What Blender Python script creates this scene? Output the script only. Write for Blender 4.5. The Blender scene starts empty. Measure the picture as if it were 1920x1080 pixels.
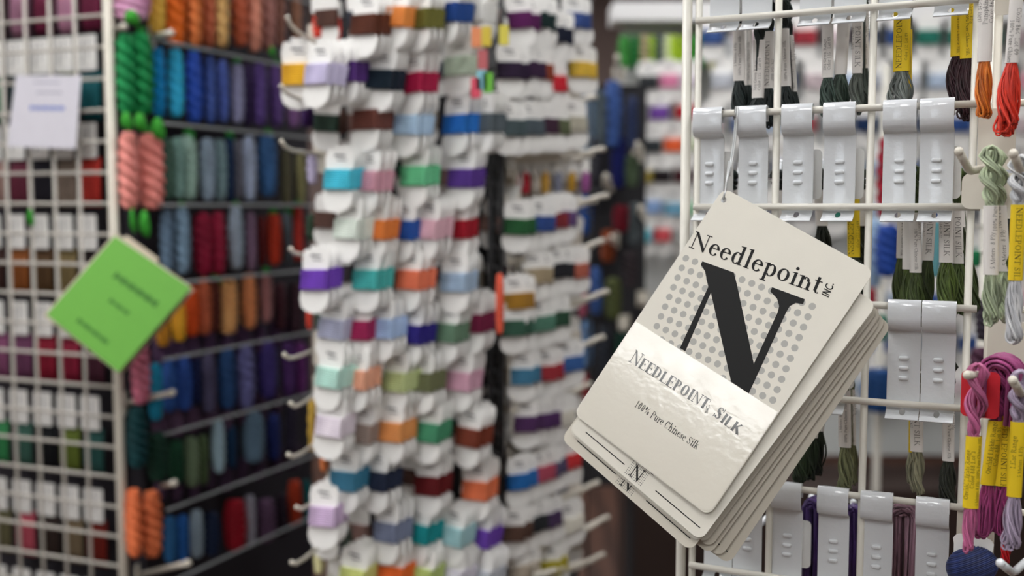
import bpy, math, random
from mathutils import Vector, Matrix
R = random.Random(7)
sc = bpy.context.scene
COL = sc.collection
PI = math.pi
sin, cos = math.sin, math.cos

# ------------------------------------------------------------------ camera
H = 1.35
F = 2000.0
TH = math.atan(152 / 2000)
cam_d = bpy.data.cameras.new('camera')
cam = bpy.data.objects.new('camera', cam_d)
COL.objects.link(cam)
cam.location = (0, 0, H)
cam.rotation_euler = (PI / 2 - TH, 0, 0)
cam_d.lens = 36 * F / 1920
cam_d.clip_start = 0.02
cam_d.dof.use_dof = True
cam_d.dof.focus_distance = 0.805
cam_d.dof.aperture_fstop = 3.5
sc.camera = cam


def ray(px, py):
    a = (px - 960) / F
    b = -(py - 540) / F
    return Vector((a, cos(TH) + b * sin(TH), -sin(TH) + b * cos(TH)))


def at(px, py, Y):
    d = ray(px, py)
    return Vector((0, 0, H)) + d * (Y / d.y)


def hit(px, py, P0, n):
    """ray through a pixel meets the vertical plane through P0 (x, y) with normal n (x, y)"""
    d = ray(px, py)
    t = (P0[0] * n[0] + P0[1] * n[1]) / (d.x * n[0] + d.y * n[1])
    return Vector((0, 0, H)) + d * t


# ------------------------------------------------------------------ materials
MATS = {}


def lin(h):
    h = h.lstrip('#')
    o = []
    for i in (0, 2, 4):
        c = int(h[i:i + 2], 16) / 255
        o.append(c / 12.92 if c <= .04045 else ((c + .055) / 1.055) ** 2.4)
    return (*o, 1)


def mat(hexc, rough=.6, kind='plain', gain=1.0, metal=0.0, coat=0.0, emit=0):
    key = (hexc, rough, kind, gain, metal, coat, emit)
    if key in MATS:
        return MATS[key]
    m = bpy.data.materials.new(kind + '_' + hexc.strip('#'))
    m.use_nodes = True
    nt = m.node_tree
    bs = nt.nodes['Principled BSDF']
    c = lin(hexc)
    c = tuple(min(.95, v * gain) for v in c[:3]) + (1,)
    bs.inputs['Base Color'].default_value = c
    bs.inputs['Roughness'].default_value = rough
    bs.inputs['Metallic'].default_value = metal
    bs.inputs['Coat Weight'].default_value = coat
    bs.inputs['Coat Roughness'].default_value = .04
    tc = nt.nodes.new('ShaderNodeTexCoord')
    if kind in ('thread', 'farthread'):
        n = nt.nodes.new('ShaderNodeTexNoise')
        n.inputs['Scale'].default_value = 160 if kind == 'thread' else 60
        n.inputs['Detail'].default_value = 3
        mp = nt.nodes.new('ShaderNodeMapping')
        mp.inputs['Scale'].default_value = (1, 1, .35)
        nt.links.new(tc.outputs['Object'], mp.inputs['Vector'])
        nt.links.new(mp.outputs['Vector'], n.inputs['Vector'])
        r = nt.nodes.new('ShaderNodeValToRGB')
        r.color_ramp.elements[0].position = .3
        r.color_ramp.elements[1].position = .72
        r.color_ramp.elements[0].color = tuple(v * .72 for v in c[:3]) + (1,)
        r.color_ramp.elements[1].color = tuple(min(.95, v * 1.22) for v in c[:3]) + (1,)
        nt.links.new(n.outputs['Fac'], r.inputs['Fac'])
        nt.links.new(r.outputs['Color'], bs.inputs['Base Color'])
        bs.inputs['Sheen Weight'].default_value = .05 if kind == 'thread' else 0
        bs.inputs['Specular IOR Level'].default_value = .45 if kind == 'thread' else .2
    elif kind in ('card', 'sticker', 'paint', 'wall', 'paper', 'enamel'):
        n = nt.nodes.new('ShaderNodeTexNoise')
        n.inputs['Scale'].default_value = {'card': 900, 'sticker': 170, 'paint': 70, 'wall': 6, 'paper': 400, 'enamel': 110}[kind]
        n.inputs['Detail'].default_value = 4
        nt.links.new(tc.outputs['Object'], n.inputs['Vector'])
        b = nt.nodes.new('ShaderNodeBump')
        b.inputs['Strength'].default_value = {'card': .12, 'sticker': .085, 'paint': .12, 'wall': .1, 'paper': .05, 'enamel': .22}[kind]
        b.inputs['Distance'].default_value = {'card': .0004, 'sticker': .0012, 'paint': .002, 'wall': .01, 'paper': .0004, 'enamel': .0022}[kind]
        nt.links.new(n.outputs['Fac'], b.inputs['Height'])
        nt.links.new(b.outputs['Normal'], bs.inputs['Normal'])
        if kind in ('sticker', 'enamel'):
            nt.links.new(b.outputs['Normal'], bs.inputs['Coat Normal'])
        if kind == 'sticker':
            n2 = nt.nodes.new('ShaderNodeTexNoise')
            n2.inputs['Scale'].default_value = 60
            n2.inputs['Detail'].default_value = 6
            n2.inputs['Distortion'].default_value = 1.5
            nt.links.new(tc.outputs['Object'], n2.inputs['Vector'])
            mr = nt.nodes.new('ShaderNodeMapRange')
            mr.inputs['From Min'].default_value = .3
            mr.inputs['From Max'].default_value = .7
            mr.inputs['To Min'].default_value = rough * .65
            mr.inputs['To Max'].default_value = rough * 1.5
            nt.links.new(n2.outputs['Fac'], mr.inputs['Value'])
            nt.links.new(mr.outputs['Result'], bs.inputs['Roughness'])
        if kind in ('card', 'paint', 'wall', 'paper'):
            r = nt.nodes.new('ShaderNodeValToRGB')
            k = .035 if kind != 'wall' else .08
            r.color_ramp.elements[0].color = tuple(v * (1 - k) for v in c[:3]) + (1,)
            r.color_ramp.elements[1].color = tuple(min(.95, v * (1 + k)) for v in c[:3]) + (1,)
            n3 = nt.nodes.new('ShaderNodeTexNoise')
            n3.inputs['Scale'].default_value = 45 if kind != 'wall' else 2
            nt.links.new(tc.outputs['Object'], n3.inputs['Vector'])
            nt.links.new(n3.outputs['Fac'], r.inputs['Fac'])
            nt.links.new(r.outputs['Color'], bs.inputs['Base Color'])
    elif kind == 'ink':
        bs.inputs['Specular IOR Level'].default_value = .25
    elif kind == 'wood':
        w = nt.nodes.new('ShaderNodeTexWave')
        w.inputs['Scale'].default_value = 3.2
        w.inputs['Distortion'].default_value = 3
        w.inputs['Detail'].default_value = 3
        nt.links.new(tc.outputs['Object'], w.inputs['Vector'])
        r = nt.nodes.new('ShaderNodeValToRGB')
        r.color_ramp.elements[0].color = tuple(v * .6 for v in c[:3]) + (1,)
        r.color_ramp.elements[1].color = tuple(min(.95, v * 1.4) for v in c[:3]) + (1,)
        nt.links.new(w.outputs['Fac'], r.inputs['Fac'])
        nt.links.new(r.outputs['Color'], bs.inputs['Base Color'])
    if emit:
        bs.inputs['Emission Color'].default_value = c
        bs.inputs['Emission Strength'].default_value = emit
    MATS[key] = m
    return m


# ------------------------------------------------------------------ mesh builder
class MB:
    def __init__(s):
        s.v = []
        s.f = []
        s.m = []
        s.smooth = []

    def add(s, vs, fs, mi=0, sm=False):
        o = len(s.v)
        s.v.extend([tuple(v) for v in vs])
        for f in fs:
            s.f.append(tuple(o + i for i in f))
            s.m.append(mi)
            s.smooth.append(sm)

    def box(s, x0, x1, y0, y1, z0, z1, mi=0):
        vs = [(x, y, z) for x in (x0, x1) for y in (y0, y1) for z in (z0, z1)]
        s.add(vs, [(0, 1, 3, 2), (4, 6, 7, 5), (0, 4, 5, 1), (2, 3, 7, 6), (0, 2, 6, 4), (1, 5, 7, 3)], mi)

    def tube(s, path, r, n=6, mi=0, cap=True, closed=False, flat=1.0):
        path = [Vector(p) for p in path]
        rs = r if isinstance(r, (list, tuple)) else [r] * len(path)
        N = len(path)
        rings = []
        up = None
        for i, p in enumerate(path):
            if closed:
                t = path[(i + 1) % N] - path[i - 1]
            else:
                t = path[min(i + 1, N - 1)] - path[max(i - 1, 0)]
            if t.length < 1e-9:
                t = Vector((0, 0, 1))
            t.normalize()
            if up is None:
                up = Vector((0, 1, 0)) if abs(t.y) < .9 else Vector((1, 0, 0))
            up = up - t * up.dot(t)
            if up.length < 1e-6:
                up = t.orthogonal()
            up.normalize()
            b = t.cross(up)
            rings.append([p + (up * cos(2 * PI * k / n) * flat + b * sin(2 * PI * k / n)) * rs[i] for k in range(n)])
        vs = [v for rg in rings for v in rg]
        fs = []
        M = N if closed else N - 1
        for i in range(M):
            a, b2 = i * n, ((i + 1) % N) * n
            for k in range(n):
                fs.append((a + k, a + (k + 1) % n, b2 + (k + 1) % n, b2 + k))
        if cap and not closed:
            fs.append(tuple(range(n - 1, -1, -1)))
            fs.append(tuple((N - 1) * n + k for k in range(n)))
        s.add(vs, fs, mi, True)

    def ball(s, c, rx, ry, rz, nu=10, nv=6, mi=0):
        vs = []
        for j in range(1, nv):
            ph = PI * j / nv
            for i in range(nu):
                a = 2 * PI * i / nu
                vs.append((c[0] + rx * sin(ph) * cos(a), c[1] + ry * sin(ph) * sin(a), c[2] + rz * cos(ph)))
        fs = []
        for j in range(nv - 2):
            for i in range(nu):
                fs.append((j * nu + i, (j + 1) * nu + i, (j + 1) * nu + (i + 1) % nu, j * nu + (i + 1) % nu))
        top = len(vs)
        vs.append((c[0], c[1], c[2] + rz))
        vs.append((c[0], c[1], c[2] - rz))
        for i in range(nu):
            fs.append((top, i, (i + 1) % nu))
            fs.append((top + 1, (nv - 2) * nu + (i + 1) % nu, (nv - 2) * nu + i))
        s.add(vs, fs, mi, True)

    def slab(s, pts, y0, y1, mi=0):
        """outline in x-z extruded along y"""
        n = len(pts)
        vs = [(p[0], y0, p[1]) for p in pts] + [(p[0], y1, p[1]) for p in pts]
        fs = [tuple(range(n)), tuple(range(2 * n - 1, n - 1, -1))]
        fs += [(i, n + i, n + (i + 1) % n, (i + 1) % n) for i in range(n)]
        s.add(vs, fs, mi)

    def slabz(s, pts, z0, z1, mi=0):
        n = len(pts)
        vs = [(p[0], p[1], z0) for p in pts] + [(p[0], p[1], z1) for p in pts]
        fs = [tuple(range(n - 1, -1, -1)), tuple(range(n, 2 * n))]
        fs += [(i, (i + 1) % n, n + (i + 1) % n, n + i) for i in range(n)]
        s.add(vs, fs, mi)

    def build(s, name, mats, parent=None, loc=None, smooth=None):
        me = bpy.data.meshes.new(name)
        me.from_pydata(s.v, [], s.f)
        if not isinstance(mats, (list, tuple)):
            mats = [mats]
        for m in mats:
            me.materials.append(m)
        me.polygons.foreach_set('material_index', s.m)
        me.polygons.foreach_set('use_smooth', s.smooth)
        me.update()
        o = bpy.data.objects.new(name, me)
        COL.objects.link(o)
        if parent:
            o.parent = parent
        if loc is not None:
            o.location = loc
        return o


def tag(o, label=None, cat=None, group=None, kind=None):
    if label:
        o['label'] = label
    if cat:
        o['category'] = cat
    if group:
        o['group'] = group
    if kind:
        o['kind'] = kind
    return o


def empty(name, loc, rz=0, label=None, cat=None, group=None):
    o = bpy.data.objects.new(name, None)
    COL.objects.link(o)
    o.empty_display_size = .02
    o.location = loc
    o.rotation_euler = (0, 0, rz)
    return tag(o, label, cat, group)


def copy_tree(o, loc=None, label=None):
    c = o.copy()
    COL.objects.link(c)
    for ch in list(o.children):
        k = ch.copy()
        COL.objects.link(k)
        k.parent = c
        for g in list(ch.children):
            q = g.copy()
            COL.objects.link(q)
            q.parent = k
    if loc is not None:
        c.location = loc
    if label:
        c['label'] = label
    return c


def rrect(w, h, r, n=5, x0=0, y0=0):
    pts = []
    for cx, cy, a0 in ((x0 + w - r, y0 + h - r, 0), (x0 + r, y0 + h - r, 90), (x0 + r, y0 + r, 180), (x0 + w - r, y0 + r, 270)):
        for i in range(n + 1):
            a = math.radians(a0 + 90 * i / n)
            pts.append((cx + r * cos(a), cy + r * sin(a)))
    return pts


ORD = ['first', 'second', 'third', 'fourth', 'fifth', 'sixth', 'seventh', 'eighth', 'ninth', 'tenth', 'eleventh',
       'twelfth', 'thirteenth', 'fourteenth', 'fifteenth', 'sixteenth']

# ------------------------------------------------------------------ a Roman serif alphabet drawn with a broad nib
T_, t_ = .100, .034


def _L(x0, y0, x1, y1, w):
    return ('l', x0, y0, x1, y1, w)


def _A(cx, cy, rx, ry, a0=0, a1=360, k=1):
    return ('a', cx, cy, rx, ry, a0, a1, k)


def _s(x0, x1, y):
    return ('l', x0, y, x1, y, t_)


def _p(*pts):
    return ('p', pts)


def _d(x, y, r=.055):
    return ('d', x, y, r)


def stem(x, y0, y1, sb=True, st=True, w=T_):
    o = [_L(x, y0, x, y1, w)]
    if sb:
        o.append(_s(x - .11, x + .11, y0 + .014))
    if st:
        o.append(_s(x - .11, x + .11, y1 - .014))
    return o


def flag(x, y):
    return [_p((x - .13, y - .045), (x - .13, y - .025), (x + T_ / 2, y + .01), (x + T_ / 2, y - .06), (x - T_ / 2, y - .05))]


_P = stem(.14, 0, .66) + [_L(.14, .645, .28, .645, t_), _L(.14, .315, .28, .315, t_), _A(.28, .48, .20, .165, -90, 90)]
_C = [_A(.34, .33, .28, .33, 42, 318), _p((.545, .45), (.565, .45), (.575, .67), (.55, .67), (.53, .60))]
_n = stem(.13, 0, .45, st=False) + flag(.13, .45) + [_A(.26, .28, .13, .155, 0, 150), _L(.39, 0, .39, .29, T_), _s(.29, .49, .014)]
GL = {
    'N': (.72, [_L(.13, 0, .13, .64, t_), _p((.02, .66), (.175, .66), (.585, .13), (.585, -.012), (.555, -.012), (.10, .60)),
                _L(.59, 0, .59, .66, t_), _s(.03, .24, .014), _s(.49, .70, .646)]),
    'C': (.65, _C),
    'D': (.70, stem(.14, 0, .66) + [_L(.14, .645, .30, .645, t_), _L(.14, .015, .30, .015, t_), _A(.30, .33, .31, .315, -90, 90)]),
    'E': (.60, stem(.14, 0, .66) + [_L(.14, .645, .52, .645, t_), _L(.14, .34, .40, .34, t_), _L(.14, .015, .53, .015, t_),
                                    _p((.50, .66), (.535, .66), (.545, .50), (.525, .50)), _p((.51, 0), (.545, 0), (.57, .17), (.55, .17)),
                                    _L(.405, .25, .405, .43, t_)]),
    'G': (.71, _C + [_L(.57, .02, .57, .28, T_ * .9), _s(.45, .67, .28)]),
    'I': (.34, stem(.17, 0, .66)),
    'K': (.70, stem(.14, 0, .66) + [_L(.19, .27, .52, .645, t_ * 1.3), _L(.29, .37, .60, .01, T_), _s(.43, .64, .646), _s(.47, .70, .014)]),
    'L': (.58, stem(.14, 0, .66) + [_L(.14, .015, .52, .015, t_), _p((.50, 0), (.535, 0), (.56, .18), (.54, .18))]),
    'M': (.86, [_L(.12, 0, .12, .65, t_), _p((.03, .66), (.17, .66), (.43, .12), (.41, -.01), (.10, .58)), _L(.42, .02, .70, .65, t_),
                _L(.72, 0, .72, .66, T_), _s(.02, .22, .014), _s(.61, .83, .014), _s(.66, .83, .646)]),
    'O': (.72, [_A(.36, .33, .29, .33)]),
    'P': (.56, _P),
    'R': (.66, _P + [_L(.29, .32, .58, .01, T_), _s(.5, .67, .014)]),
    'S': (.53, [_A(.255, .49, .165, .155, 25, 270, .5), _A(.265, .175, .175, .16, -160, 90, .5), _L(.15, .425, .37, .245, T_),
                _L(.44, .46, .445, .66, t_), _L(.07, 0, .065, .2, t_)]),
    'T': (.60, stem(.30, 0, .66, st=False) + [_L(.03, .645, .57, .645, t_), _p((.03, .66), (.06, .66), (.045, .49), (.025, .49)),
                                              _p((.54, .66), (.57, .66), (.575, .49), (.555, .49))]),
    'a': (.44, [_A(.21, .33, .12, .115, -10, 165), _L(.33, .02, .33, .34, T_ * .9), _A(.19, .125, .13, .12, 70, 310), _L(.33, .05, .43, .03, t_)]),
    'c': (.42, [_A(.22, .225, .185, .225, 45, 318), _d(.34, .36, .045)]),
    'd': (.50, [_A(.215, .225, .178, .225, 50, 310), _L(.355, .0, .355, .70, T_)] + flag(.355, .71) + [_p((.355, 0), (.47, .02), (.47, .04), (.355, .05))]),
    'e': (.43, [_A(.22, .225, .190, .225, 12, 322), _L(.05, .275, .405, .275, t_ * 1.1)]),
    'g': (.47, [_A(.21, .30, .13, .145), _A(.21, -.06, .16, .12), _L(.10, .15, .14, .05, t_ * 2), _L(.31, .40, .45, .42, t_ * 1.5)]),
    'h': (.52, stem(.13, 0, .70, st=False) + flag(.13, .71) + [_A(.26, .28, .13, .155, 0, 150), _L(.39, 0, .39, .29, T_), _s(.29, .49, .014)]),
    'i': (.27, stem(.14, 0, .45, st=False) + flag(.14, .46) + [_d(.13, .60, .06)]),
    'k': (.52, stem(.13, 0, .70, st=False) + flag(.13, .71) + [_L(.17, .19, .37, .43, t_ * 1.3), _L(.24, .28, .43, .01, T_ * .9), _s(.30, .46, .436), _s(.33, .51, .014)]),
    'l': (.27, stem(.14, 0, .70, st=False) + flag(.14, .71)),
    'm': (.78, _n + [_A(.52, .28, .13, .155, 0, 150), _L(.65, 0, .65, .29, T_), _s(.55, .75, .014)]),
    'n': (.51, _n),
    'o': (.48, [_A(.24, .225, .205, .225)]),
    'p': (.50, stem(.14, -.21, .45, st=False) + flag(.14, .46) + [_A(.285, .225, .180, .225, -130, 130)]),
    'r': (.36, stem(.13, 0, .45, st=False) + flag(.13, .46) + [_A(.26, .30, .11, .125, 60, 160), _d(.315, .385, .045)]),
    's': (.38, [_A(.18, .335, .11, .105, 25, 270, .5), _A(.19, .12, .12, .11, -160, 90, .5), _L(.11, .29, .26, .17, T_ * .8), _L(.31, .31, .31, .45, t_), _L(.055, 0, .055, .14, t_)]),
    't': (.31, [_L(.14, .07, .14, .58, T_), _L(.02, .435, .28, .435, t_), _A(.22, .09, .09, .09, 180, 310, 1), _p((.10, .44), (.15, .58), (.10, .5))]),
    'u': (.52, [_L(.13, .14, .13, .45, T_), _A(.25, .15, .13, .145, 180, 330), _L(.38, 0, .38, .45, T_), _s(.01, .15, .436), _s(.27, .40, .436), _s(.38, .5, .014)]),
    'y': (.48, [_L(.10, .44, .27, .03, T_ * .9), _L(.40, .44, .20, -.17, t_ * 1.2), _s(.0, .19, .436), _s(.31, .48, .436), _d(.14, -.16, .05)]),
    '0': (.48, [_A(.24, .33, .17, .33)]),
    '1': (.48, [_L(.25, 0, .25, .66, T_ * .9), _s(.12, .38, .014), _p((.12, .56), (.27, .66), (.27, .60), (.12, .54))]),
    '2': (.48, [_A(.23, .49, .16, .165, -20, 165), _L(.36, .42, .08, .06, t_ * 1.6), _L(.06, .04, .42, .04, T_ * .8)]),
    '3': (.48, [_A(.22, .49, .14, .15, -80, 155), _A(.22, .18, .17, .17, -155, 85)]),
    '4': (.48, [_L(.32, 0, .32, .66, T_ * .9), _L(.03, .19, .44, .19, T_ * .6), _L(.04, .19, .32, .64, t_)]),
    '5': (.48, [_L(.12, .63, .40, .63, T_ * .8), _L(.12, .36, .15, .63, t_), _A(.20, .20, .19, .20, -150, 110)]),
    '6': (.48, [_A(.24, .21, .165, .21), _A(.34, .22, .27, .44, 105, 180)]),
    '8': (.48, [_A(.24, .50, .13, .155), _A(.24, .17, .165, .175)]),
    '9': (.48, [_A(.24, .45, .165, .21), _A(.14, .44, .27, .44, -75, 0)]),
    '%': (.82, [_A(.19, .48, .12, .17), _A(.62, .17, .12, .17), _L(.60, .66, .20, 0, t_ * 1.2)]),
    '-': (.36, [_L(.04, .22, .30, .22, T_ * .6)]),
    '(': (.3, [_A(.34, .25, .24, .42, 120, 240)]),
    ')': (.3, [_A(-.04, .25, .24, .42, -60, 60)]),
    '.': (.22, [_d(.1, .05)]),
    ' ': (.26, []),
}


def text_polys(txt, size, bold=1.0, seg=14, track=0.0, caps=None):
    """polygons (lists of (x, y)) of a line of serif text; small-capital letters when caps is set"""
    out = []
    x = 0.0
    for ch in txt:
        k = 1.0
        g = ch
        if caps and ch.islower():
            g = ch.upper()
            k = caps
        adv, prims = GL[g]
        S = size * k

        def put(pts):
            out.append([(x + q[0] * S, q[1] * S) for q in pts])
        for p in prims:
            if p[0] == 'l':
                _, x0, y0, x1, y1, w = p
                w *= (bold if w > .04 else 1 + (bold - 1) * .3)
                dx, dy = x1 - x0, y1 - y0
                l = math.hypot(dx, dy)
                nx, ny = -dy / l * w / 2, dx / l * w / 2
                put([(x0 - nx, y0 - ny), (x1 - nx, y1 - ny), (x1 + nx, y1 + ny), (x0 + nx, y0 + ny)])
            elif p[0] == 'p':
                put(p[1])
            elif p[0] == 'd':
                put([(p[1] + p[3] * cos(2 * PI * i / 12), p[2] + p[3] * sin(2 * PI * i / 12)) for i in range(12)])
            else:
                _, cx, cy, rx, ry, a0, a1, kk = p
                n = max(4, int(seg * 2 * (a1 - a0) / 360))
                prev = None
                for i in range(n + 1):
                    a = math.radians(a0 + (a1 - a0) * i / n)
                    tx, ty = -rx * sin(a), ry * cos(a)
                    l = math.hypot(tx, ty)
                    w = t_ + (T_ * bold * 1.05 * kk + t_ * (1 - kk) - t_) * (abs(ty) / l) ** 1.5
                    px, py = cx + rx * cos(a), cy + ry * sin(a)
                    # keep the outer edge on the ellipse
                    ix, iy = px - (ty / l) * w, py + (tx / l) * w
                    if prev:
                        put([prev[0], (px, py), (ix, iy), prev[1]])
                    prev = ((px, py), (ix, iy))
        x += (adv + track) * S
    return out, x


# ------------------------------------------------------------------ colours
WHITE = mat('#e2e6ea', .16, 'enamel', coat=.8)
RODW = mat('#dddad0', .35, 'paint')
CREAMW = mat('#ded8ca', .4, 'paint')
CARD = mat('#dcd8cc', .5, 'card')
STICK = mat('#d8d3c6', .16, 'sticker', coat=.6)
INK = mat('#0e0e0e', .5, 'ink')
DOTG = mat('#a9a8a2', .5)
PAPER = mat('#ece8e4', .7, 'paper')
YEL = mat('#f2d01c', .6, 'paper')
TAGW = mat('#f4f3f0', .6, 'paper')

# ------------------------------------------------------------------ setting
def struct(name, mb, m):
    return tag(mb.build(name, m), kind='structure')


mb = MB(); mb.box(-4.2, 4.2, -3.2, 7.2, -.1, 0); struct('floor', mb, mat('#4a3228', .45, 'wood'))
mb = MB(); mb.box(-4.2, 4.2, -3.2, 7.2, 2.9, 3.0); struct('ceiling', mb, mat('#d8d6d0', .8, 'wall'))
mb = MB(); mb.box(-4.3, -4.2, -3.2, 7.2, 0, 2.9); struct('wall_left', mb, mat('#b5b0a8', .8, 'wall'))
mb = MB(); mb.box(4.2, 4.3, -3.2, 7.2, 0, 2.9); struct('wall_right', mb, mat('#8c8780', .8, 'wall'))
mb = MB(); mb.box(-4.2, 4.2, 7.2, 7.3, 0, 2.9); struct('wall_back', mb, mat('#6e5d58', .8, 'wall'))
mb = MB(); mb.box(-4.2, 4.2, -3.3, -3.2, 0, 2.9); struct('wall_front', mb, mat('#aaa59c', .8, 'wall'))

LX = [-3.9 + .02, -2.42, -.8, .9, 2.6]
LX = [-2.42, -.8, .9]
LY = [-1.5, .7, 2.9, 5.3]
frm = MB(); frm.box(-.32, .32, -.62, .62, -.035, -.015)
frm.box(-.32, -.3, -.62, .62, -.06, -.035); frm.box(.3, .32, -.62, .62, -.06, -.035)
frm.box(-.3, .3, -.62, -.6, -.06, -.035); frm.box(-.3, .3, .6, .62, -.06, -.035)
dif = MB(); dif.box(-.3, .3, -.6, .6, -.05, -.036)
first = None
for i, x in enumerate(LX):
    for j, y in enumerate(LY):
        if first is None:
            e = first = empty('ceiling_light', (x, y, 2.915))
            tag(e, 'recessed fluorescent ceiling light over the shop aisle', 'ceiling light', 'fluorescent ceiling lights')
            frm.build('frame', RODW, e)
            dif.build('diffuser', mat('#ffffff', .5, 'lampglass', emit=11.5), e)
        else:
            copy_tree(first, (x, y, 2.915))

# unseen glowing panel, shaped as a window, added to put highlights on the plates
m_ = MB(); m_.box(-2.9, -1.9, -3.2, -3.17, 1.25, 2.15)
wo = tag(m_.build('window_1', mat('#e8f0ff', .3, 'daylight', emit=2.6)), kind='structure')
m_ = MB()
for x in (-2.95, -2.4, -1.9):
    m_.box(x, x + .05, -3.17, -3.14, 1.2, 2.2)
m_.box(-2.95, -1.85, -3.17, -3.14, 1.15, 1.25); m_.box(-2.95, -1.85, -3.17, -3.14, 2.15, 2.2)
m_.build('highlight_panel_frame', RODW, wo)

# ------------------------------------------------------------------ thread makers
def strand_set(m):
    """uneven dye and silk lustre, painted as three close tones over random strands"""
    hx = m.name.split('_')[1][:6]
    rough = m.node_tree.nodes['Principled BSDF'].inputs['Roughness'].default_value
    return [m, mat('#' + hx, round(rough, 3), 'thread', .74), mat('#' + hx, round(rough, 3), 'thread', 1.3)]


def strand_skein(parent, name, L, Lt, Lw, rw, rb, n, rs, m, seed, lean=0.0, hook_r=.003, turns=1.2, ry=None, topk=1.25, btwist=.35):
    """closed strands: over the hook, twisted down, through the paper band and round the bottom"""
    q = random.Random(seed)
    mb = MB()
    rp = rw * .62
    rb = rb * 1.3
    ry = ry or rb * .5
    zb0 = -Lt - Lw
    for i in range(n):
        g = (i + .6) / n
        ang = q.uniform(0, 2 * PI)
        rad = rp * .55 * math.sqrt(q.random()) + rp * .3
        gb = .15 + .85 * q.random()
        yb = q.uniform(-1, 1) * ry
        Li = L - q.uniform(0, .004)
        xm = q.uniform(-.35, .35) * rb
        rbi = max(rs * 1.3, rb * .75 * gb)
        ph = q.uniform(-.5, .5)

        def pos(side, z):
            # side -1 or +1
            if z > -Lt:                                  # two plies twisting round each other
                t = -z / Lt
                th = 2 * PI * turns * t + (0 if side > 0 else PI)
                tk = topk + (1 - topk) * max(0, (t - .55) / .45) ** 1.5
                env = rp * tk * (.9 + .5 * sin(PI * t)) * (1 - .25 * t)
                ox = cos(th) * env * .75 if t > .12 else side * (hook_r + rp * .55) * (1 - t / .12) + cos(th) * env * .75 * (t / .12)
                oy = sin(th) * env * .6
                a2 = ang + 2 * PI * turns * t * .7
                return (ox + rad * tk * .8 * cos(a2), oy + rad * tk * .7 * sin(a2))
            if z > zb0:
                a = ang + (0 if side > 0 else PI)
                return (rw * .8 * sin(a + g * 3) * .85, rw * .4 * cos(a + g * 3))
            t = min(1, (zb0 - z) / max(1e-5, (L - Lt - Lw)))
            e = math.sin(min(1, t * 1.25) * PI / 2)
            a = ang + (0 if side > 0 else PI)
            x0, y0 = rw * .8 * sin(a + g * 3) * .85, rw * .4 * cos(a + g * 3)
            tw = btwist * 2 * PI * t + ph * t
            x1, y1 = xm + side * rbi, yb
            xr = x1 * cos(tw) - y1 * sin(tw) * .8
            yr = (x1 * sin(tw) * .6 + y1 * cos(tw))
            return (x0 * (1 - e) + xr * e, y0 * (1 - e) + yr * e)

        path = []
        nz = 11
        zs_b = [zb0 + (-(Li - rbi * 1.1) - zb0) * k / nz for k in range(nz + 1)]
        zs_t = [-Lt * k / 12 for k in range(13)]
        # up the left side
        for z in reversed(zs_b):
            path.append((*pos(-1, z), z))
        for z in reversed(zs_t):
            path.append((*pos(-1, z), z))
        rr = rad * .8 * topk + hook_r
        for k in (1, 2, 3):
            a = PI - PI * k / 4
            path.append((cos(a) * (hook_r + rp * .55) + rad * .5 * cos(ang), rad * .8 * topk * sin(ang), sin(a) * (rr + rp * .3)))
        for z in zs_t:
            path.append((*pos(1, z), z))
        for z in zs_b:
            path.append((*pos(1, z), z))
        xl, yl = pos(-1, zs_b[-1]); xr_, yr_ = pos(1, zs_b[-1])
        zc = zs_b[-1]
        hw = math.hypot(xr_ - xl, yr_ - yl) / 2
        for k in (1, 2, 3, 4):
            a = PI * k / 5
            f = (1 - cos(a)) / 2
            path.append((xr_ + (xl - xr_) * f, yr_ + (yl - yr_) * f, zc - sin(a) * max(rs, min(hw * 1.0, rbi * 1.05))))
        path = [(x + lean * (-z / L), y, z) for x, y, z in path]
        mb.tube(path, rs, 5, mi=i % 3, cap=False, closed=True)
    return mb.build(name, strand_set(m), parent)


def band(parent, Lt, Lw, rw, lean, L, m, texts=(), ink='#2a2622', name='paper_band'):
    mb = MB()
    a = rw * 1.08
    b = rw * .62
    path = []
    n = 20
    vs = []
    fs = []
    zs = [-Lt, -Lt - Lw]
    for z in zs:
        for k in range(n):
            t = 2 * PI * k / n
            sx = abs(cos(t)) ** .75 * (1 if cos(t) > 0 else -1)
            sy = abs(sin(t)) ** .75 * (1 if sin(t) > 0 else -1)
            vs.append((a * sx + lean * (-z / L), b * sy, z))
    for k in range(n):
        fs.append((k, n + k, n + (k + 1) % n, (k + 1) % n))
    mb.add(vs, fs, 0, True)
    # inner wall gives the paper its edge
    vs2 = [((x - lean * (-z / L)) * .96 + lean * (-z / L), y * .94, z) for x, y, z in vs]
    mb.add(vs2, [tuple(reversed(f)) for f in fs], 0, True)
    vs3 = vs + vs2
    mb.add(vs3, [(k, (k + 1) % n, 2 * n + (k + 1) % n, 2 * n + k) for k in range(n)] +
           [(n + k, 3 * n + k, 3 * n + (k + 1) % n, n + (k + 1) % n) for k in range(n)], 0)
    o = mb.build(name, m, parent)
    if texts:
        tb = MB()
        for txt, size, xo, up, start in texts:
            polys, wd = text_polys(txt, size, .66, 5)
            for p in polys:
                vv = []
                for (px, py) in p:
                    if up:                      # reads upwards
                        x = xo - py + size * .33
                        z = -Lt - Lw + start + px
                    else:
                        x = xo + py - size * .33
                        z = -Lt - start - px
                    z = max(-Lt - Lw + .0004, min(-Lt - .0004, z))
                    u = max(-.97, min(.97, x / a))
                    sn = math.sqrt(max(0, 1 - abs(u) ** (2 / .75)))
                    vv.append((x + lean * (-z / L), -b * (sn ** .75) - .00018, z))
                tb.add(vv, [tuple(range(len(vv)))])
        tb.build('printed_text', mat(ink, .6), o)
    return o


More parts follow.
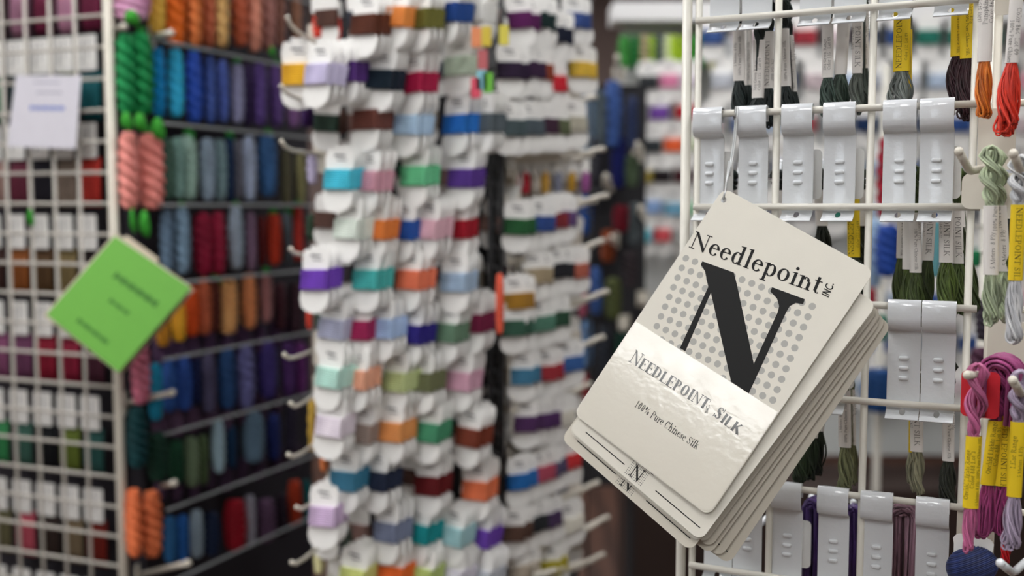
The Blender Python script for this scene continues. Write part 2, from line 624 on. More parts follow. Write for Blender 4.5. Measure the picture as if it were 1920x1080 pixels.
def hank(parent, name, h, r, m, turns=3.0, n=18, nz=44, flat=.75):
    """one thick hank of yarn twisted on itself, hanging from z=0"""
    mb = MB()
    vs = []
    for j in range(nz + 1):
        t = j / nz
        z = -h * t
        e = math.sin(PI * min(1, max(0, t))) ** .16 if 0 < t < 1 else 0
        for k in range(n):
            a = 2 * PI * k / n
            rr = r * e * (.64 + .36 * abs(cos(a * 1.5 - turns * 2.0 * PI * t)))
            vs.append((rr * cos(a), rr * sin(a) * flat, z))
    fs = []
    for j in range(nz):
        for k in range(n):
            fs.append((j * n + k, (j + 1) * n + k, (j + 1) * n + (k + 1) % n, j * n + (k + 1) % n))
    mb.add(vs, fs, 0, True)
    return mb.build(name, m, parent)


# ------------------------------------------------------------------ RIGHT RACK (white wire grid panel)
A0 = (.1527, .890)
E0 = (.344, .798)
_len = math.hypot(E0[0] - A0[0], E0[1] - A0[1])
eu = ((E0[0] - A0[0]) / _len, (E0[1] - A0[1]) / _len)
RZ = math.atan2(eu[1], eu[0])
nb = (-eu[1], eu[0])
S = .0762
CW = _len / 3


def rk(px, py, w=0.0):
    """pixel -> (u, z) on the rack's plane moved back by w"""
    P0 = (A0[0] + nb[0] * w, A0[1] + nb[1] * w)
    p = hit(px, py, P0, nb)
    return ((p.x - A0[0]) * eu[0] + (p.y - A0[1]) * eu[1], p.z - H)


def rw_(u, w, z):
    return Vector((A0[0] + eu[0] * u + nb[0] * w, A0[1] + eu[1] * u + nb[1] * w, H + z))


rack = empty('wire_grid_panel', (A0[0], A0[1], 0), RZ, 'white wire grid panel in sharp focus carrying hooks of silk skeins on the right', 'display rack')
fm = MB()
xl = rk(1282, 386)[0]
fm.tube([(xl, .004, .02), (xl, .004, H + .42)], .0042, 12)
xr = rk(1838, 388)[0]
fm.build('outer_frame_tube', RODW, rack)
for px in (1303, 1451, 1628, 1820):
    u = rk(px, 386)[0]
    m_ = MB(); m_.tube([(u, .0052, .02), (u, .0052, H + .42)], .0029, 10)
    m_.build('upright_wire', RODW, rack)
for k in range(-15, 6):
    m_ = MB()
    z = H + k * S
    m_.tube([(rk(1303, 386)[0] - .001, 0, z), (xr, 0, z)], .0028, 12)
    m_.build('cross_wire', RODW, rack)
m_ = MB()
m_.box(xl - .006, xl + .006, -.12, .12, 0, .022)
m_.build('foot', RODW, rack)
m_ = MB()
m_.box(xr - .012, xr, -.12, .12, 0, .022)
m_.build('foot', RODW, rack)

# --- hook back plate, made once
PW = .0242
prof = [(.0046, -.0075), (.0046, -.001), (.0036, .0035), (.001, .0052), (-.0022, .0052), (-.0046, .0030), (-.0052, -.001), (-.0052, -.0095), (-.0044, -.0140),
        (-.0020, -.0172), (.0022, -.0185), (.0042, -.0200), (.0046, -.0230), (.0046, -.0500), (.0046, -.0770), (.0046, -.0790), (.0034, -.0815), (-.0010, -.0842), (-.0055, -.0862), (-.0062, -.0870)]


def ribbon(mb, prof, th, x0, x1):
    P = [Vector((0, a, b)) for a, b in prof]
    off = []
    for i, p in enumerate(P):
        t = (P[min(i + 1, len(P) - 1)] - P[max(i - 1, 0)]).normalized()
        nn = Vector((0, -t.z, t.y))
        off.append(p + nn * th)
    n = len(P)
    vs = []
    for x in (x0, x1):
        vs += [(x, p.y, p.z) for p in P] + [(x, p.y, p.z) for p in off]
    fs = []
    for i in range(n - 1):
        fs.append((i, i + 1, 2 * n + i + 1, 2 * n + i))
        fs.append((n + i, 3 * n + i, 3 * n + i + 1, n + i + 1))
        fs.append((i, n + i, n + i + 1, i + 1))
        fs.append((2 * n + i, 2 * n + i + 1, 3 * n + i + 1, 3 * n + i))
    fs.append((0, 2 * n, 3 * n, n))
    fs.append((n - 1, 2 * n - 1, 4 * n - 1, 3 * n - 1))
    mb.add(vs, fs, 0, False)


def plate_mesh():
    mb = MB()
    ribbon(mb, prof, .0011, -PW / 2, PW / 2)
    o = mb.build('tmp', WHITE)
    cb = MB()
    cb.tube([(0, -.01, -.0825), (0, .02, -.0825)], .0022, 16)
    c = cb.build('tmpc', WHITE)
    b = o.modifiers.new('h', 'BOOLEAN'); b.operation = 'DIFFERENCE'; b.object = c; b.solver = 'EXACT'
    v = o.modifiers.new('b', 'BEVEL'); v.width = .0005; v.segments = 2; v.limit_method = 'ANGLE'; v.angle_limit = math.radians(50)
    dg = bpy.context.evaluated_depsgraph_get()
    me = bpy.data.meshes.new_from_object(o.evaluated_get(dg))
    bpy.data.objects.remove(o); bpy.data.objects.remove(c)
    eb = MB()
    for zc in (-.0408, -.0487, -.0566):
        vs0 = len(eb.v)
        eb.ball((0, .0041, zc), 1, 1, 1, 20, 10)
        for q_ in range(vs0, len(eb.v)):
            X, Y, Z = eb.v[q_][0], eb.v[q_][1] - .0041, eb.v[q_][2] - zc
            sp = lambda t, p: math.copysign(abs(t) ** p, t)
            eb.v[q_] = (sp(X, .6) * .0038, .0041 + Y * .0016, zc + sp(Z, .6) * .0017)
    # merge the three pressed bumps into the plate
    off = len(me.vertices)
    vs = [tuple(v.co) for v in me.vertices] + eb.v
    fs = [tuple(p.vertices) for p in me.polygons] + [tuple(off + i for i in f) for f in eb.f]
    m2 = bpy.data.meshes.new('back_plate')
    m2.from_pydata(vs, [], fs)
    m2.materials.append(WHITE)
    m2.polygons.foreach_set('use_smooth', [True] * len(fs))
    m2.update()
    m2.set_sharp_from_angle(angle=math.radians(38))
    return m2


PLATE = plate_mesh()
pg = MB()
pz = -.049
pg.tube([(0, .006, pz), (0, .05, pz - .001), (0, .098, pz - .002), (0, .105, pz + .001), (0, .114, pz + .012)], .0027, 10)
pg.ball((0, .1145, pz + .0125), .0034, .0034, .0034)
PEG = pg
bc = MB(); bc.slab(rrect(.026, .040, .004, 5, -.009, -.070), .016, .0168)
plates = []  # (u, row k)
peg_me = card_me = None


def disp_hook(px, k, label, backing=False, py=None):
    global peg_me, card_me
    z = k * S
    pyy = py or 388 - z * F / .85
    u = rk(px, pyy, 0)[0]
    e = empty('display_hook', rw_(u, 0, z), RZ, label, 'hook', 'white metal display hooks on the sharp grid panel')
    o = bpy.data.objects.new('back_plate', PLATE); COL.objects.link(o); o.parent = e
    o.rotation_euler = (math.radians(R.uniform(-.8, .8)), 0, math.radians(R.uniform(-1.5, 1.5)))
    if peg_me is None:
        p = PEG.build('peg', WHITE, e); peg_me = p.data
    else:
        p = bpy.data.objects.new('peg', peg_me); COL.objects.link(p); p.parent = e
    if backing:
        if card_me is None:
            q = bc.build('backing_card', TAGW, e); card_me = q.data
        else:
            q = bpy.data.objects.new('backing_card', card_me); COL.objects.link(q); q.parent = e
    plates.append((u, k))
    return u


for i, (px, b) in enumerate(((1329, 1), (1411, 0), (1496, 1), (1575, 1), (1688, 0), (1758, 1))):
    disp_hook(px, 1, 'white metal hook plate, %s from the left in the full upper row' % ORD[i], b, 205)
for i, px in enumerate((1356, 1417, 1527, 1592, 1677, 1783)):
    disp_hook(px, 3, 'white metal hook plate cut off by the top edge, %s from the left' % ORD[i], i in (0, 2), 20)
disp_hook(1556, -1, 'white metal hook plate half hidden behind the right edge of the cream sample cards', True, 640)
disp_hook(1696, -1, 'left one of the two touching white hook plates under the olive green skeins', False, 600)
disp_hook(1761, -1, 'right one of the two touching white hook plates under the olive green skeins', False, 605)
for i, (px, lb) in enumerate(((1345, 'white hook plate at the lower left corner, leftmost under the cream cards'), (1400, 'white hook plate under the bottom corner of the cream cards, beside the upright wire'),
                              (1476, 'white hook plate just right of the cream cards in the lowest row'), (1563, 'white hook plate beside the purple silk in the lowest row'),
                              (1645, 'white hook plate between the purple and mauve silk in the lowest row'), (1750, 'white hook plate right of the mauve silk in the lowest row'))):
    disp_hook(px, -3, lb, i == 2, 920)
for i, px in enumerate((1352, 1412)):
    disp_hook(px, -5, 'white hook plate whose top barely shows at the bottom edge, %s of two' % ('left', 'right')[i], False, 1075)

# --- skeins hanging behind the panel
T_A = [('100% Pure Chinese Silk', .0034, .0012, True, .004), ('5 Meters  8 Ply', .0032, -.0026, True, .012)]
T_B = [('NEEDLEPOINT', .0056, -.0005, True, .002), ('(800) 345-1622', .0030, .0038, True, .006)]
T_C = [('Sea Green Range', .0036, -.0020, True, .006), ('Color 135   Lot 09', .0036, .0014, True, .006)]
T_D = [('POINT SILK', .0060, .0006, False, .010), ('(800) 345-1622', .0030, -.0036, False, .010)]
T_E = [('100% Pure Chinese Silk', .0034, .0008, False, .012), ('5 Meters 8 Ply', .0030, .0036, False, .004)]
T_F = [('NEEDLEPOINT', .0062, -.0018, True, .002), ('Color 112  Lot 09', .0030, .0036, True, .008)]


def pick_peg(u, k):
    c = [p for p in plates if p[1] == k]
    return min(c, key=lambda p: abs(p[0] - u))[0] if c else u


def rear_skein(px, wb, wpx, row, col, bandc, label, texts, w, bot=None, n=36, rb=1.85, Lw=.047, drop=None, lean_px=None):
    """px, wb: pixel of the lower end of the paper band; row: rod the hook hangs on"""
    u, zb = rk(px, wb, w)
    zh = row * S + pz - .001
    up = pick_peg(u, row)
    up = up + max(-.018, min(.018, (u - up))) * .75
    Lt = zh - zb - Lw
    if Lt < .012:
        Lt = .012
    Ltot = Lt + Lw + (drop or .034)
    lean_tot = (u - up) * Ltot / (Lt + Lw)
    rwid = wpx * .00042 / 2
    e = empty('silk_skein', rw_(up, w, zh), RZ, label, 'thread skein', 'silk skeins hanging behind the sharp grid panel')
    strand_skein(e, 'strands', Ltot, Lt, Lw, rwid, rwid * rb, n, .00082, mat(col, .5, 'thread'), int(px * 7 + wb), lean_tot)
    band(e, Lt, Lw, rwid, lean_tot, Ltot, YEL if bandc == 'y' else PAPER, texts, '#3a3014' if bandc == 'y' else '#3a3634')
    return e


DG = '#1b2827'
rear_skein(1386, 152, 22, 3, DG, 'w', 'blackish green silk skein with white band, leftmost behind the top rod', T_A, .030)
rear_skein(1402, 160, 16, 3, DG, 'w', 'blackish green skein with narrow white band, second from left under the top rod', T_A, .062)
rear_skein(1421, 184, 22, 3, '#182423', 'w', 'blackish green silk skein whose lower white band reads Sea Green Range', T_C, .022)
rear_skein(1440, 166, 22, 3, DG, 'w', 'blackish green silk skein with large gold lettering, left of the upright wire', T_B, .040)
rear_skein(1472, 162, 22, 3, '#1a2625', 'w', 'blackish green silk skein with white band, right behind the first inner upright wire', T_A, .034)
rear_skein(1487, 172, 16, 3, DG, 'w', 'blackish green silk skein with loose top loops, right end of its dark cluster', T_E, .052)
rear_skein(1552, 146, 20, 3, '#3b4d45', 'w', 'grey green silk skein with white band, left of the grey green trio', T_C, .030)
rear_skein(1576, 140, 22, 3, '#445449', 'w', 'grey green silk skein with plain white band, middle of the grey green trio', (), .036)
rear_skein(1607, 138, 18, 3, '#565d56', 'w', 'smoky grey green silk skein touching the second inner upright wire', T_D, .028)
rear_skein(1621, 128, 14, 3, '#414b44', 'w', 'grey green silk skein mostly hidden by the second inner upright wire', T_E, .050)
rear_skein(1690, 134, 28, 3, '#7d8480', 'y', 'grey silk skein with bright yellow band standing alone under the top rod', T_F, .030, n=24)
rear_skein(1703, 166, 12, 3, '#7d8480', 'y', 'narrow yellow banded skein tucked right behind the grey silk skein', (), .060, n=10)
rear_skein(1795, 106, 22, 3, '#330c1a', 'y', 'burgundy silk skein with yellow band, left of the burgundy pair', T_E, .034, drop=.042)
rear_skein(1813, 110, 22, 3, '#2c0914', 'y', 'burgundy silk skein with yellow band, right of the burgundy pair', T_E, .024, drop=.048)

# row +1
rear_skein(1601, 482, 22, 1, '#2a3322', 'y', 'dark olive silk skein with yellow band behind the top edge of the sample cards', T_F, .030)
rear_skein(1690, 484, 18, 1, '#414e22', 'w', 'olive green silk skein with white band, leftmost of the olive cluster', T_E, .050, drop=.044, rb=2.0)
rear_skein(1702, 505, 18, 1, '#4a5a27', 'w', 'olive green skein with blank white band, second of the olive cluster', (), .034, drop=.044, rb=1.9)
rear_skein(1717, 511, 20, 1, '#46552a', 'w', 'olive green silk skein with the lowest white band of the olive cluster', T_E, .024, drop=.044, rb=1.8)
rear_skein(1739, 488, 20, 1, '#37431f', 'w', 'dark olive silk skein with gold lettering, fourth of the olive cluster', T_D, .040, drop=.044, rb=1.8)
rear_skein(1774, 492, 23, 1, '#56692f', 'w', 'moss green silk skein with broad gold lettered band near the last upright wire', T_D, .022, drop=.044, rb=1.8, n=26)
rear_skein(1797, 494, 18, 1, '#4c5e2d', 'w', 'moss green silk skein right behind the gold lettered one by the last upright wire', T_D, .045, drop=.044, rb=2.2, n=22)
rear_skein(1817, 485, 14, 1, '#3a4a22', 'w', 'moss green silk skein spreading right of the last upright wire', (), .060, drop=.044, rb=2.4, n=16)
# dark threads of the looped tops seen between the plates of row +1
for i, px in enumerate((1374, 1463, 1541, 1617, 1798)):
    cc = ('#18221f', '#1d2421', '#1d2419', '#27301c', '#3a4524')[i]
    rear_skein(px, 420, 22, 1, cc, 'w', 'dark green silk skein seen in the gap beside hook plate %s of the full row' % ORD[i], (), .05 + .01 * (i % 2), n=18, Lw=.03)
# row -1
rear_skein(1508, 832, 18, -1, '#26361f', 'w', 'dark green silk skein with white band, nearest the edge of the sample cards', T_E, .030, drop=.036, rb=1.9)
rear_skein(1524, 820, 18, -1, '#22301c', 'w', 'dark green silk skein with white band, middle of the dark green trio', T_A, .042, drop=.038, rb=1.9)
rear_skein(1537, 808, 16, -1, '#1e2a19', 'w', 'dark green silk skein with short white band, right of the dark green trio', T_D, .055, drop=.040, rb=1.9)
rear_skein(1584, 838, 22, -1, '#787c5a', 'w', 'sage silk skein with white band left of the upright wire in the lower half', T_A, .026, drop=.038, rb=1.7, n=24)
rear_skein(1598, 834, 14, -1, '#7a7d58', 'w', 'sage silk skein with thin band behind the upright wire in the lower half', T_E, .050, drop=.036, n=14)
rear_skein(1719, 846, 22, -1, '#8a8870', 'w', 'khaki grey silk skein with white and yellow band under the touching hook plates', T_D, .030, drop=.036, n=22, rb=1.6)
rear_skein(1711, 848, 14, -1, '#8a8870', 'y', 'khaki grey skein with yellow band just peeking out left of its white banded neighbour', (), .045, drop=.030, n=10)
rear_skein(1778, 864, 20, -1, '#25291f', 'w', 'near black green silk skein with white band left of the last upright wire', T_E, .036, drop=.040, rb=2.0)


def thick_skein(px0, px1, py0, col, label, w, row=-3):
    """fat hank whose top bulges over the peg"""
    u, z = rk((px0 + px1) / 2, py0, w)
    rad = (px1 - px0) * .00043 / 2
    e = empty('silk_skein', rw_(u, w, z - rad * .8), RZ, label, 'thread skein', 'silk skeins hanging behind the sharp grid panel')
    q = random.Random(px0)
    m_ = MB()
    L = .11
    for i in range(70):
        y = q.uniform(-.8, .8) * rad
        r1 = rad * (1.0 - .95 * (i % 10) / 10) + .0006
        path = [(-r1 * .9, y, -L + .03 + .01 * q.random())]
        for k in range(9):
            a = PI - PI * k / 8
            path.append((cos(a) * r1 + q.uniform(-.0006, .0006), y + .004 * sin(k + i), sin(a) * r1 * .9))
        path.append((r1 * .9, y, -.03))
        path.append((r1 * .75, y, -L + .03))
        m_.tube(path, .0011, 5, mi=i % 3)
    m_.build('strands', strand_set(mat(col, .5, 'thread')), e)
    b_ = MB()
    b_.tube([(0, 0, -L + .04), (0, 0, -L - .01)], rad * .95, 14, flat=.7)
    b_.build('paper_band', YEL, e)
    return e


thick_skein(1510, 1543, 938, '#4a2c72', 'deep purple silk skein between two hook plates in the lowest row', .035)
thick_skein(1590, 1612, 950, '#4b2f70', 'sliver of purple silk left of the upright wire in the lowest row', .05)
thick_skein(1444, 1462, 945, '#3c2450', 'dark purple silk skein beside the upright wire under the cream cards', .045)
thick_skein(1672, 1722, 946, '#93707e', 'dusty mauve silk skein bulging between two hook plates', .03)

# ------------------------------------------------------------------ SAMPLE CARDS on a cord
Cpx = [(1357, 352), (1640, 508), (1338, 975), (1083, 782)]
RR = [ray(*c) for c in Cpx]
Mx = Matrix((( -RR[1].x, RR[2].x, -RR[3].x), (-RR[1].y, RR[2].y, -RR[3].y), (-RR[1].z, RR[2].z, -RR[3].z)))
sol = Mx.inverted() @ (-RR[0])
tt = [1, sol[0], sol[1], sol[2]]
kk = .846 / RR[0].y
CP = [Vector((0, 0, H)) + RR[i] * tt[i] * kk for i in range(4)]
cu = (CP[1] - CP[0]); CWD = cu.length; cu.normalize()
cv = (CP[3] - CP[0]); CHT = cv.length
cv = (cv - cu * cv.dot(cu)).normalized()
cn = cu.cross(cv)            # points away from the viewer or towards: checked below
if cn.dot(Vector((0, 0, H)) - CP[0]) < 0:
    cn = -cn
# card frame: x = along the top edge, y = up the card (minus cv), z = out of the card
CM = Matrix((( cu.x, -cv.x, cn.x, CP[0].x), (cu.y, -cv.y, cn.y, CP[0].y), (cu.z, -cv.z, cn.z, CP[0].z), (0, 0, 0, 1)))
CMI = CM.inverted()


def cuv(px, py):
    d = ray(px, py)
    t = (CP[0] - Vector((0, 0, H))).dot(cn) / d.dot(cn)
    p = CMI @ (Vector((0, 0, H)) + d * t)
    return Vector((p.x, p.y))


CT = .0006   # card thickness
hole = cuv(1357, 375)


def card_outline(hx, hy):
    return rrect(CWD, CHT, .007, 7, 0, -CHT), [(hx + .0023 * cos(2 * PI * k / 20), hy + .0023 * sin(2 * PI * k / 20)) for k in range(20)]


def card_body(mb, th):
    out, hl = card_outline(hole.x, hole.y)
    # ring of quads between outline and hole: bridge by splitting into two ngons
    n, h = len(out), len(hl)
    # outline index nearest top (angle 90) and bottom
    io = max(range(n), key=lambda i: -abs(out[i][0] - hole.x) * 3 + out[i][1])
    jo = max(range(n), key=lambda i: -out[i][1] - abs(out[i][0] - hole.x) * .2)
    ih, jh = 5, 15     # hole top, hole bottom
    for z, flip in ((0, False), (-th, True)):
        def ringpath(a, b, N):
            r = [a]
            while r[-1] != b:
                r.append((r[-1] + 1) % N)
            return r
        oa = ringpath(io, jo, n); hb = ringpath(ih, jh, h)
        f1 = [(*out[i], z) for i in oa] + [(*hl[i], z) for i in reversed(hb)]
        oc = ringpath(jo, io, n); hd = ringpath(jh, ih, h)
        f2 = [(*out[i], z) for i in oc] + [(*hl[i], z) for i in reversed(hd)]
        for f in (f1, f2):
            idx = tuple(range(len(f)))
            mb.add(f, [tuple(reversed(idx)) if flip else idx])
    for ringp, fl in ((out, 1), (hl, 0)):
        m = len(ringp)
        vs = [(*p, 0) for p in ringp] + [(*p, -th) for p in ringp]
        fs = [(i, m + i, m + (i + 1) % m, (i + 1) % m) for i in range(m)]
        mb.add(vs, fs)


def put_polys(mb, polys, fn, z=.00012):
    for p in polys:
        vs = [(*fn(q[0], q[1]), z) for q in p]
        mb.add(vs, [tuple(range(len(vs)))])


CARDLABELS = ['cream sample card on top of the stack, with big black N and grey dots',
              'cream sample card second from the top, tiny N logo showing below the top card',
              'cream sample card third from the top, only a thin strip showing at its lower edge',
              'cream sample card fourth in the stack, lowest hanging, with another tiny N logo',
              'cream sample card fifth in the fanned stack, seen as a thin right edge',
              'cream sample card sixth in the fanned stack, short black line at its bottom corner',
              'cream sample card seventh in the fanned stack, seen as a shaded right edge',
              'cream sample card eighth in the fanned stack, shaded and near the back',
              'rearmost cream sample card of the fanned stack, short black line at its corner']
# du, dv (mm, along card), rotation (deg) about card centre, distance back (mm)
FAN = [(0, 0, 0, 0), (9.0, -16, 2.6, 1.8), (8.5, -18, 3.0, 3.0), (7.0, -27, 3.4, 4.0), (10, -17.5, 2.6, 5.6), (13.5, -18.5, 2.2, 7.0), (15.5, -23, 2.2, 8.6), (20, -22, 1.0, 10.2), (25.5, -24, .2, 12.2)]
proto_card = MB(); card_body(proto_card, CT)
card_mesh = None
small_mesh = None
fan = []
for i, (du, dv, rot, back) in enumerate(FAN):
    e = empty('sample_card', (0, 0, 0), 0, CARDLABELS[i], 'sample card', 'cream sample cards hanging on one cord')
    c = Vector((CWD / 2, -CHT / 2, 0))
    M = CM @ Matrix.Translation(Vector((du / 1000, dv / 1000, -back / 1000))) @ Matrix.Translation(Vector((0, -CHT / 2, 0))) @ Matrix.Rotation(math.radians(.9 * i), 4, 'Y') @ Matrix.Translation(Vector((0, CHT / 2, 0))) @ Matrix.Translation(c) @ Matrix.Rotation(math.radians(-rot), 4, 'Z') @ Matrix.Rotation(math.radians(.15 * i), 4, 'X') @ Matrix.Translation(-c)
    e.matrix_world = M
    fan.append((e, M))
    if card_mesh is None:
        o = proto_card.build('card_sheet', CARD, e); card_mesh = o.data
    else:
        o = bpy.data.objects.new('card_sheet', card_mesh); COL.objects.link(o); o.parent = e
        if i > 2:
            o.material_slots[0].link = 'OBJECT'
            o.material_slots[0].material = mat('#c6bfb0' if i > 4 else '#cfc9bb', .5, 'card')  # rear cards given darker tones, putting the stack's shade into their colour
    if i == 0:
        # dots
        p0 = cuv(1286, 484.3); pr = cuv(1303.6, 490.7); pd = cuv(1278.2, 502.5)
        pe = cuv(1523, 574.5)          # top right dot (15th column)
        ncol = 15
        # lattice vectors from far apart dots
        b_ = (cuv(1231.5, 611.5) - p0) / 7
        a_ = (pe - p0) / (ncol - 1)
        ndx = max(8, round((pe - p0).length / (pr - p0).length))
        a_ = (pe - p0) / ndx
        st0, st1 = cuv(1183, 597), cuv(1404, 738)
        sdir = (st1 - st0).normalized()
        snorm = Vector((-sdir.y, sdir.x))
        if snorm.y < 0:
            snorm = -snorm
        rad = .0027 * CWD / .1367
        db = MB()
        for cc in range(ndx + 1):
            for rr_ in range(17):
                q = p0 + a_ * cc + b_ * rr_
                dist = (q - st0).dot(snorm)
                if dist < -rad * .6:
                    continue
                if q.x < .004 or q.x > CWD - .006:
                    continue
                db.add([(q.x + rad * cos(2 * PI * k / 20), q.y + rad * sin(2 * PI * k / 20), .00006) for k in range(20)], [tuple(range(20))])
        db.build('printed_dots', DOTG, o)
        # big N
        npx = [(1317, 490), (1377, 511), (1387, 560), (1419, 672), (1447, 612), (1463, 573), (1458, 556), (1445, 541), (1449, 538),
               (1508, 560), (1504, 570), (1490, 567), (1480, 572), (1474, 583), (1404, 738), (1368, 716), (1331, 552), (1284, 657), (1276, 653), (1328, 534), (1321, 507), (1314, 494)]
        npx = [(1317, 490), (1376, 511), (1381.5, 532), (1413.5, 682), (1458, 586), (1461, 574), (1457, 560), (1444, 546), (1448, 538.5),
               (1509, 561), (1506, 570.5), (1492, 568), (1481, 574), (1474, 586), (1404, 738), (1371, 716), (1333, 549), (1285, 659), (1275, 652.5), (1328, 538), (1322, 509), (1314, 496)]
        nb_ = MB()
        nb_.add([(*cuv(*q), .00016) for q in npx], [tuple(range(len(npx)))])
        # "Needlepoint"
        polys, wd = text_polys('Needlepoint', 1.0, 1.0, 16)
        P0, P1 = cuv(1290, 463), cuv(1535, 552)
        ax = (P1 - P0) / wd
        upv = cuv(1312, 411) - P0       # top of the cap N above the baseline start
        upd = cuv(1306, 433) - P0
        # vertical direction of the print follows the dot columns
        dirv = -b_.normalized()
        capH = (cuv(1303, 433) - cuv(1290, 463)).length
        ay = dirv * (capH / .66) * 1.02
        put_polys(nb_, polys, lambda x, y: P0 + ax * x + ay * y, .00016)
        # INC.
        P2, P3 = cuv(1556, 553), cuv(1551.5, 533)
        polys, wd = text_polys('INC.', 1.0, 1.0, 8)
        # sans capitals drawn with strokes
        sans = [('I', [(0, 0), (0, 1)]), ('N', [(0, 0), (0, 1), (.55, 0), (.55, 1)])]

        def stroke(pts, w, closed=False):
            for (x0, y0), (x1, y1) in zip(pts, pts[1:]):
                dx, dy = x1 - x0, y1 - y0
                l = math.hypot(dx, dy) or 1
                nx, ny = -dy / l * w / 2, dx / l * w / 2
                ex, ey = dx / l * w / 2, dy / l * w / 2
                yield [(x0 - nx - ex * .6, y0 - ny - ey * .6), (x1 - nx + ex * .6, y1 - ny + ey * .6), (x1 + nx + ex * .6, y1 + ny + ey * .6), (x0 + nx - ex * .6, y0 + ny - ey * .6)]
        incp = []
        incp += list(stroke([(.1, 0), (.1, 1)], .17))
        incp += list(stroke([(.42, 0), (.42, 1), (1.0, 0), (1.0, 1)], .17))
        incp += list(stroke([(1.72 + .42 * cos(math.radians(a)), .5 + .5 * sin(math.radians(a))) for a in range(48, 316, 22)], .17))
        incp.append([(2.3 + .11 * cos(k), .1 + .11 * sin(k)) for k in [2 * PI * j / 10 for j in range(10)]])
        I0, I1, Iu = cuv(1553, 558), cuv(1564, 533), cuv(1541, 552)
        iax = (I1 - I0) / 2.4
        iay = (Iu - I0)
        put_polys(nb_, incp, lambda x, y: I0 + iax * x + iay * y, .00016)
        nb_.build('printed_logo', INK, o)
        # glossy sticker over the lower part
        st_l = cuv(1183 - 8, 597 - 5); st_r = cuv(1404 + 60, 738 + 38)
        sb = MB()
        k0 = (st_l - Vector((0, st_l.y))).x
        m_s = sdir.y / sdir.x
        yl = st0.y + (0.0006 - st0.x) * m_s
        yr = st0.y + (CWD - .0006 - st0.x) * m_s
        pts = [(.0006, yl), (.0006, -CHT + .008), (.002, -CHT + .003), (.008, -CHT + .0006), (CWD - .008, -CHT + .0006), (CWD - .002, -CHT + .003), (CWD - .0006, -CHT + .008), (CWD - .0006, yr)]
        sb.slabz(pts, .00018, .0003)
        sobj = sb.build('glossy_label', STICK, e)
        tb = MB()
        for txt, p_a, p_b, hpx, bold, caps in (('Needlepoint', (1178, 677), (1323, 769), (1190, 654), 1.8, .80), ('Silk', (1335, 779), (1384, 816), (1345, 757), 1.8, .80),
                                               ('100% Pure Chinese Silk', (1188.5, 761.5), (1306, 843.5), (1196, 749.5), 1.0, None)):
            polys, wd = text_polys(txt, 1.0, bold, 12, .0, caps)
            a0, a1 = cuv(*p_a), cuv(*p_b)
            ax2 = (a1 - a0) / wd
            perp = Vector((-ax2.y, ax2.x)).normalized()
            ay2 = perp * (cuv(*hpx) - a0).length / .66
            put_polys(tb, polys, lambda x, y: a0 + ax2 * x + ay2 * y, .00042)
        polys = incp
        I0, I1 = cuv(1326.5, 775.5), cuv(1331, 759.5)
        iax = (I1 - I0) / 2.4
        iay = Vector((-iax.y, iax.x)).normalized() * .0022
        put_polys(tb, polys, lambda x, y: I0 + iax * x + iay * y, .00042)
        tb.build('printed_text', mat('#121212', .22, 'plain', coat=.35), sobj)
    else:
        if small_mesh is None:
            sb = MB()
            yb = -CHT + .0075
            sb.box(.012, .054, yb - .0004, yb + .0004, .00005, .00016)
            sb.box(CWD - .050, CWD - .006, yb - .0004, yb + .0004, .00005, .00016)
            # tiny logo
            cx = CWD * .49
            for a in range(11):
                for b in range(8):
                    x = cx - .0085 + a * .0016; y = -CHT + .003 + b * .0016
                    sb.add([(x + .00042 * cos(2 * PI * k / 6), y + .00042 * sin(2 * PI * k / 6), .0001) for k in range(6)], [tuple(range(6))], 1)
            polys, wd = text_polys('N', .0155, 1.9, 8)
            put_polys(sb, polys, lambda x, y: (cx - .0060 + x, -CHT + .0035 + y), .00016)
            polys, wd = text_polys('Needlepoint', .0042, 1, 4)
            put_polys(sb, polys, lambda x, y: (cx - .0085 + x, -CHT + .0152 + y), .00016)
            p = sb.build('printed_marks', [INK, mat('#6a6a66', .5)], o); small_mesh = p.data
        else:
            p = bpy.data.objects.new('printed_marks', small_mesh); COL.objects.link(p); p.parent = o

# cord
hw_ = CM @ Vector((hole.x, hole.y, 0))
up_, zup_ = rk(1381, 204, 0)
top = rw_(up_, 0, S)
cb = MB()
tw = []
pts_px = [(1380, 200, -.0045), (1379, 222, -.0056), (1376, 262, -.0075), (1371, 298, -.013), (1365, 330, -.024)]
P = [rw_(*(lambda a, w: (a[0], w, a[1]))(rk(x, y, w), w)) for x, y, w in pts_px]
end = hw_ + cn * .0012
P += [P[-1].lerp(end, .5) + Vector((.0004, 0, .001)), end, hw_ - cn * .002 + Vector((0, 0, .001)), hw_ - cn * .002 + Vector((.0008, 0, .010)), P[-1] + Vector((.001, .002, .012))]
back = [rw_(up_ + .0005, .0045, S - .004), rw_(up_ + .0005, .004, S + .003), rw_(up_, 0, S + .0042), rw_(up_ - .0002, -.004, S + .001)]
base = P[0].copy()
cord_e = empty('hanging_cord', base, 0, 'thin twisted silver cord tying the sample cards to the upper rod', 'cord')
path = [p - base for p in P]
cb.tube(path[:7], .0008, 8, flat=.8)
cb.build('cord', mat('#b9bcbd', .3, 'plain', metal=.3), cord_e)
cb = MB(); cb.tube([p - base for p in back] + [path[0], path[1]], .0008, 8)
cb.tube([p + Vector((.0012, -.0004, 0)) for p in path[:5]], .0007, 8)
cb.tube(path[6:], .0007, 8)
cb.build('cord_loop', mat('#c6c8c8', .3, 'plain', metal=.3), cord_e)

# ------------------------------------------------------------------ SECOND PANEL at the right edge: skeins on pegs facing the camera
e2 = (.8, -.6); n2 = (-.6, -.8)          # n2: towards the camera's left
RZ2 = math.atan2(e2[1], e2[0])
K2 = (E0[0] + eu[0] * .008, E0[1] + eu[1] * .008)


